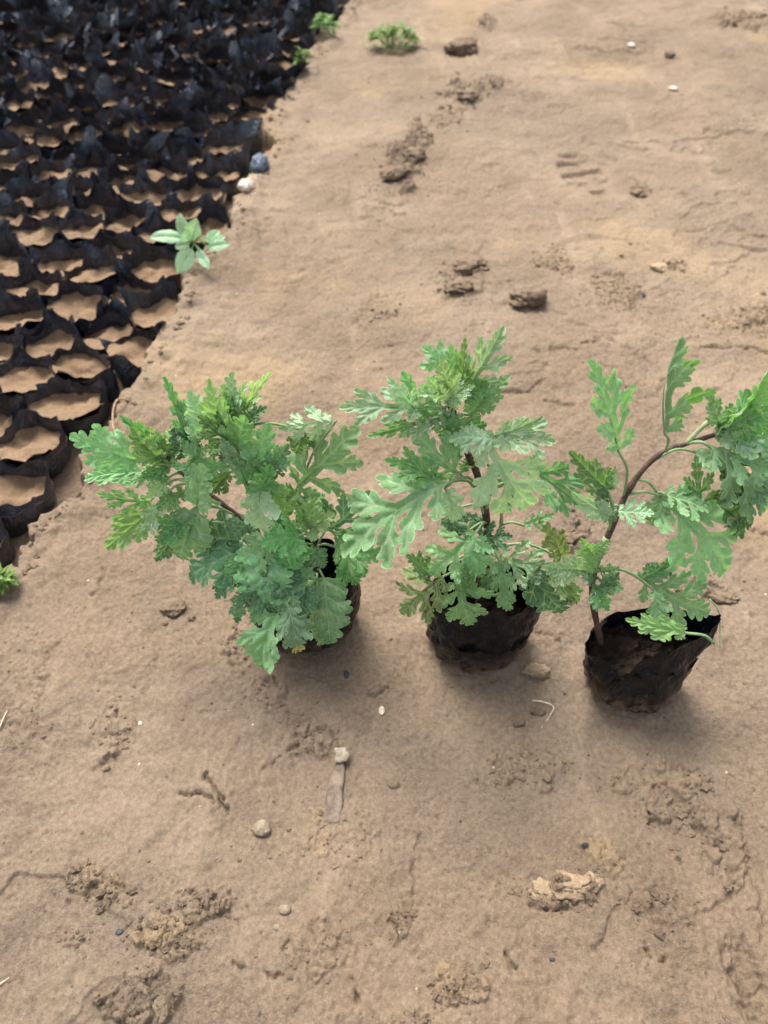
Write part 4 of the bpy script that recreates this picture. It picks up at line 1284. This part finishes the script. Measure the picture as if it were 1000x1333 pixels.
M['pebble'] = simple('pebble_stone', (.235, .185, .125))
M['white'] = simple('white_chip', (.46, .40, .32))
M['blue'] = simple('blue_grey_scrap', (.09, .115, .15), .45)
M['bone'] = simple('pale_wood', (.33, .275, .195))
M['grey_scrap'] = simple('grey_scrap', (.175, .135, .098), .85, 120, .4)
M['root'] = simple('pale_root', (.36, .24, .14))
M['straw'] = simple('straw', (.55, .44, .32))
M['black_bit'] = simple('black_bit', (.03, .032, .036), .5)

CL = [
    ('soil_clod', 685, 400, 42, 26, 'clod', 'round brown soil clod in mid picture above the middle plant', .36, .8),
    ('soil_clod', 603, 67, 38, 17, 'clod', 'dark flat soil clod beyond the green weed tuft', .3, .7),
    ('soil_clod', 700, 870, 30, 22, 'pale_clod', 'pale brown clod lying between the middle and right bags', .38, .7),
    ('soil_clod', 614, 352, 38, 22, 'clod', 'crusty clod heap, upper one of the pair behind the middle plant', .4, .6),
    ('soil_clod', 598, 380, 36, 20, 'clod', 'crusty clod heap, lower one of the pair behind the middle plant', .4, .6),
    ('soil_clod', 226, 789, 26, 20, 'clod', 'small brown clod left of the bushy plant', .38, .7),
    ('soil_clod', 708, 1162, 34, 30, 'pale_clod', 'pale crust clod at the left end of the broken ridge', .42, .5),
    ('soil_clod', 742, 1156, 48, 38, 'pale_clod', 'largest pale crust clod of the broken ridge in the foreground', .42, .45),
    ('soil_clod', 768, 1150, 22, 24, 'pale_clod', 'small pale crust clod at the right end of the broken ridge', .42, .5),
    ('soil_clod', 676, 938, 14, 14, 'clod', 'tiny clod beside a pale root, nearer the middle bag', .3, .8),
    ('soil_clod', 702, 922, 18, 14, 'clod', 'tiny dark clod beside a pale root, nearer the right bag', .3, .8),
    ('soil_clod', 514, 1020, 14, 12, 'clod', 'small dark round crumb near the grey buried scrap', .3, .8),
    ('soil_clod', 514, 232, 20, 20, 'clod', 'dark clod at the lower end of the crumbly trail', .4, .7),
    ('soil_clod', 540, 208, 24, 14, 'clod', 'dark broken clod in the middle of the crumbly trail', .4, .6),
    ('soil_clod', 610, 128, 26, 16, 'clod', 'dark clod at the upper end of the crumbly trail', .4, .6),
    ('soil_clod', 832, 250, 16, 10, 'clod', 'dark clod just right of the shoe print', .4, .6),
    ('soil_clod', 860, 350, 24, 12, 'pale_clod', 'flat pale clod right of the round dent', .35, .4),
    ('soil_clod', 745, 695, 26, 20, 'clod', 'reddish brown clod between the middle and right plants', .4, .6),
    ('soil_clod', 945, 775, 34, 12, 'clod', 'dark clod behind the rim of the torn bag', .4, .6),
    ('soil_clod', 872, 73, 12, 9, 'clod', 'lone tiny dark crumb on the far ground', .3, .9),
]
for i, (nm, x, y, w, h, mt, lab, rg, zf) in enumerate(CL):
    lump(nm, x, y, w, h, M[mt], lab, 'clod', 400 + i * 13, rg, zf * .78, rot=i * .7 if w == h else 0, group='soil clods')
lump('pebble', 341, 1080, 24, 26, M['pebble'], 'rounded grey pebble lying alone in the foreground', 'pebble', 701, .10, .75, .22, group='pebbles')
lump('pebble', 372, 1187, 16, 16, M['pebble'], 'small round brown pebble, upper of two in the foreground', 'pebble', 702, .10, .7, .35, group='pebbles')
lump('pebble', 362, 1210, 11, 11, M['pebble'], 'tiny pale pebble, lower of two in the foreground', 'pebble', 703, .10, .7, .35, group='pebbles')
lump('pebble', 322, 246, 22, 15, M['white'], 'cream coloured stone on the edge of the bed', 'pebble', 704, .12, .7, .3, group='pebbles')
lump('plastic_scrap', 338, 220, 22, 32, M['blue'], 'blue grey plastic scrap sticking up at the edge of the bed', 'scrap', 705, .25, 1.1, .2)
lump('seed', 497, 921, 8, 17, M['straw'], 'pale oval seed in front of the gap between the left and middle bags', 'seed', 706, .06, .6, .2)
lump('white_chip', 822, 57, 8, 11, M['white'], 'white chip, farther one on the far ground', 'chip', 707, .2, .4, .2, 3)
lump('white_chip', 876, 117, 11, 6, M['white'], 'white chip, nearer one on the far ground', 'chip', 708, .2, .4, .2, 3)
lump('white_chip', 182, 940, 6, 6, M['white'], 'tiny white chip beside the rough dent at left', 'chip', 709, .2, .4, .2, 3)
lump('black_bit', 760, 1103, 8, 7, M['black_bit'], 'blue black bit above the broken ridge', 'scrap', 710, .2, .7, .2, 3)
lump('black_bit', 159, 1217, 9, 10, M['black_bit'], 'flat dark bit beside the ochre crumbs', 'scrap', 711, .2, .3, .2, 3)
lump('black_bit', 718, 1251, 8, 7, M['black_bit'], 'tiny black bit below the broken ridge', 'scrap', 712, .2, .5, .2, 3)
lump('black_bit', 451, 875, 7, 12, M['black_bit'], 'thin black bit in front of the left bag', 'scrap', 713, .2, .3, .2, 3)


def strand(name, pts, r, mat, label, cat, lift=.001):
    P = []
    for x, y, z in pts:
        gx, gy = G(x, y)
        P.append(Vector((gx, gy, gh(gx, gy) + z)))
    org = P[0].copy()
    v, f = tube([p - org for p in catmull(P, 5)], lambda t: r * (1 - .45 * t), 6)
    o = mesh_obj(name, v, f, mat, loc=org)
    return props(o, label, cat)


strand('curled_root', [(152, 572, -.002), (148, 556, .008), (150, 540, .014), (156, 528, .012), (166, 522, .004), (172, 520, -.003)], .0017, M['root'], 'curled tan root arching out of the edge of the bed', 'root')
strand('fine_root', [(694, 908, .001), (708, 911, .003), (722, 917, .002), (716, 930, .001), (706, 944, .0)], .0008, M['straw'], 'pale forked thread of root beside the torn bag', 'root')
strand('straw_stalk', [(0, 1290, .001), (8, 1284, .002), (18, 1276, .001)], .0008, M['straw'], 'thin straw stalk at the left edge of the foreground', 'straw')
strand('straw_stalk', [(2, 955, .001), (10, 942, .003), (14, 930, .001)], .0007, M['straw'], 'thin bent straw stalk at the left edge beside the dent', 'straw')
strand('vine_tendril', [(905, 812, .046), (920, 822, .036), (930, 832, .016), (936, 846, .003)], .0008, M['petiole'], 'thin green tendril hanging over the rim of the torn bag', 'tendril')


def buried_scrap():
    gx, gy = G(438, 1030)
    s_ = scale_at(438, 1030)
    root = thing('buried_stick', (gx, gy, gh(gx, gy)), 'grey flat stick half buried, with a pale knobbly end', 'stick')
    V, F = [], []
    prof = [(-4, -38, 22), (-5, -30, 27), (-1, -16, 22), (-4, -8, 25), (-1, 4, 23), (1, 16, 22), (3, 26, 15), (6, 38, 9)]
    n = 14
    for k, (cx, cy, w) in enumerate(prof):
        for j in range(n):
            a = 2 * math.pi * j / n
            jit = 1 + .22 * vn(np.array([k * 1.7]), np.array([math.cos(a) * 1.5]), 55)[0]
            x = (cx + jit * math.copysign(abs(math.cos(a)) ** .6, math.cos(a)) * w / 2) * s_
            z = .0002 + math.copysign(abs(math.sin(a)) ** .8, math.sin(a)) * .0042 * (1 + .15 * math.cos(k * 3 + j))
            V.append((x, cy * s_ * 1.12, z))
    for k in range(len(prof) - 1):
        for j in range(n):
            a, b = k * n + j, k * n + (j + 1) % n
            F.append((a, b, b + n, a + n))
    F.append(tuple(range(n - 1, -1, -1))); F.append(tuple(range((len(prof) - 1) * n, len(prof) * n)))
    o = mesh_obj('flat_shaft', V, F, M['grey_scrap'], root)
    md = o.modifiers.new('subdivision', 'SUBSURF'); md.levels = md.render_levels = 2
    bm = bmesh.new()
    bmesh.ops.create_icosphere(bm, subdivisions=3, radius=1)
    for v in bm.verts:
        p = v.co.copy()
        k = 1 + .45 * float(fbm(np.array([p.x * 1.5 + 3]), np.array([p.y * 1.5 + p.z]), 3, 8)[0])
        v.co = Vector((5 * s_ + p.x * 9 * s_ * k, 42 * s_ * 1.1 + p.y * 10 * s_ * k, .0045 + p.z * .005 * k))
    me = bpy.data.meshes.new('knob'); bm.to_mesh(me); bm.free()
    me.polygons.foreach_set('use_smooth', [True] * len(me.polygons))
    me.materials.append(M['bone'])
    kn = bpy.data.objects.new('knob', me); COL.objects.link(kn); kn.parent = root


buried_scrap()


# crumbs: too many to count, one scatter
def crumbs():
    rng = random.Random(77)
    spots = []
    for (px, py, wx, wy, b, d, oc) in ROUGH:
        if b <= 0: continue
        for _ in range(int(6 + wx * (1.5 if b > .0045 else .6))):
            spots.append((px + rng.gauss(0, wx * .62), py + rng.gauss(0, wy * .62), rng.uniform(.5, 1.5) * (2.4 if rng.random() < .08 else 1)))
    for _ in range(420):
        spots.append((rng.uniform(-20, 1020), rng.uniform(60, 1350), rng.uniform(.45, 1.2) * (2.2 if rng.random() < .06 else 1)))
    for i in range(0, len(EDGE_PX) - 1):
        for _ in range(6):
            t = rng.random()
            x = EDGE_PX[i][0] * (1 - t) + EDGE_PX[i + 1][0] * t; y = EDGE_PX[i][1] * (1 - t) + EDGE_PX[i + 1][1] * t
            spots.append((x + rng.uniform(2, 22), y + rng.uniform(-4, 8), rng.uniform(.8, 3.0)))
    gxy = [G(x, y) for x, y, s_ in spots]
    X = np.array([g[0] for g in gxy]); Y = np.array([g[1] for g in gxy])
    hz = ground_fields(X, Y)[0]
    keep = bed_signed(X, Y) < -.004
    bm0 = bmesh.new(); bmesh.ops.create_icosphere(bm0, subdivisions=2, radius=1)
    base = [v.co.copy() for v in bm0.verts]; bf = [tuple(v.index for v in f.verts) for f in bm0.faces]; bm0.free()
    V, F = [], []
    for i, (x, y, s_) in enumerate(spots):
        if not keep[i]: continue
        r = s_ * .001 * (1 + .35 * Y[i])
        o = len(V)
        sx, sy, sz = rng.uniform(.7, 1.4), rng.uniform(.7, 1.3), rng.uniform(.4, .7)
        ph = rng.uniform(0, 6)
        for p in base:
            k = 1 + .34 * math.sin(p.x * 4 + ph) * math.cos(p.y * 5 + ph * 2) + .24 * math.sin(p.z * 7 + ph * 3) * math.cos(p.x * 6 - ph)
            V.append((X[i] + p.x * r * sx * k, Y[i] + p.y * r * sy * k, hz[i] + r * .2 + p.z * r * sz * k))
        F += [tuple(o + q for q in f) for f in bf]
    o = mesh_obj('soil_crumbs', V, F, M['clod'], smooth=False)
    props(o, 'small crumbs of brown soil strewn over the ground', 'crumbs', kind='stuff')


crumbs()


# ------------------------------------------------------------------ weeds
def broad_weed():
    gx, gy = G(258, 338)
    org = Vector((gx, gy, gh(gx, gy)))
    root = thing('weed_seedling', org, 'pale green broad-leaved weed at the edge of the bed', 'weed')
    c = at(252, 316, gy - .02)
    P = [org + Vector((0, 0, -.004)), at(262, 330, gy - .01), c]
    path = catmull(P, 5)
    v, f = tube([p - org for p in path], lambda t: .0022 - .0008 * t, 7)
    mesh_obj('stem', v, f, M['green_stem'], root)
    P2 = [at(262, 330, gy - .01), at(275, 322, gy - .02), at(284, 316, gy - .025)]
    v, f = tube([p - org for p in catmull(P2, 4)], lambda t: .0014, 6)
    mesh_obj('stem', v, f, M['green_stem'], root)
    L = [(240, 312, 0, 194, 310, -1, 20), (244, 310, 0, 234, 277, 1.5, 18), (250, 310, 0, 256, 284, 0, 22), (246, 318, -1, 228, 322, -2, 16), (250, 324, -1, 232, 356, -3, 24),
         (272, 322, -2, 300, 318, -3, 16), (270, 316, -2, 286, 300, -1, 16), (262, 334, -2, 272, 350, -4, 14), (282, 316, -2, 294, 308, -2, 10), (246, 314, -1, 240, 300, -1, 14), (258, 326, -1, 266, 342, -3, 13)]
    for i, (x0, y0, d0, x1, y1, d1, w) in enumerate(L):
        P0, P1 = at(x0, y0, gy - .02 + d0 / 100), at(x1, y1, gy - .02 + d1 / 100)
        dep = P0.y * CP + (CAM_H - P0.z) * SP
        make_leaf(root, org, P0, P1, w * dep / FPX, 'oval', 'w', attach=nearest_on([path], P0), seed=900 + i, roll=random.Random(i).uniform(-20, 20), fold=14, wave=.03, pr=.0009, step=.06)


def weed_tuft(px, py, wpx, hpx, n, label, seed):
    gx, gy = G(px, py)
    org = Vector((gx, gy, gh(gx, gy)))
    s_ = scale_at(px, py)
    root = thing('weed_tuft', org, label, 'weed', 'small weed tufts')
    rng = random.Random(seed)
    V, F, vein, al = [], [], [], []
    SV, SF = [], []
    rx = wpx / 2 * s_; hz = hpx * s_ * .75; ry = rx * .6
    for k in range(n):
        a = rng.uniform(0, 6.283); q = rng.random() ** .6
        tip = Vector((math.cos(a) * rx * q, math.sin(a) * ry * q, hz * (1 - .75 * q * q) * rng.uniform(.55, 1.1) + .003))
        b = Vector((tip.x * .3, tip.y * .3, -.002))
        if k % 2 == 0:
            SV, SF = tube(catmull([b, b * .4 + tip * .6 + Vector((0, 0, .004)), tip], 3), lambda t: .0009, 5, SV, SF)
        for m_ in range(5):
            an = a + rng.uniform(-1.6, 1.6); el = rng.uniform(-.1, .9)
            d = Vector((math.cos(an) * math.cos(el), math.sin(an) * math.cos(el), math.sin(el)))
            ln = rng.uniform(.008, .017) * (s_ / .0012) ** .5
            w = ln * rng.uniform(.34, .5)
            sd_ = d.cross(Vector((0, 0, 1))).normalized(); up = sd_.cross(d)
            p0 = tip * rng.uniform(.75, 1.0)
            o = len(V)
            for t, ww in ((0, .12), (.25, .7), (.5, 1.0), (.78, .75), (1, .05)):
                for e in (-1, 0, 1):
                    V.append(p0 + d * ln * t + sd_ * e * w / 2 * ww + up * (abs(e) * w * .2 * ww - ln * .25 * t * t))
                    vein.append(0 if e == 0 else .05); al.append(t)
            for r_ in range(4):
                for e in range(2):
                    i0 = o + r_ * 3 + e
                    F.append((i0, i0 + 1, i0 + 4, i0 + 3))
    o = mesh_obj('foliage', V, F, LM['v'], root)
    fattr(o.data, 'vein', vein); fattr(o.data, 'along', al); fattr(o.data, 'rim', [0] * len(V))
    mesh_obj('stems', SV, SF, M['green_stem'], root)


broad_weed()
weed_tuft(511, 60, 72, 40, 60, 'round green weed tuft alone on the far bare ground', 41)
weed_tuft(396, 78, 30, 40, 26, 'green weed tuft at the far bed edge, lower half of the pair', 42)
weed_tuft(424, 46, 30, 26, 22, 'green weed tuft at the far bed edge, upper half of the pair', 43)
weed_tuft(6, 765, 32, 34, 30, 'yellow green weed tuft cut by the left picture edge', 44)
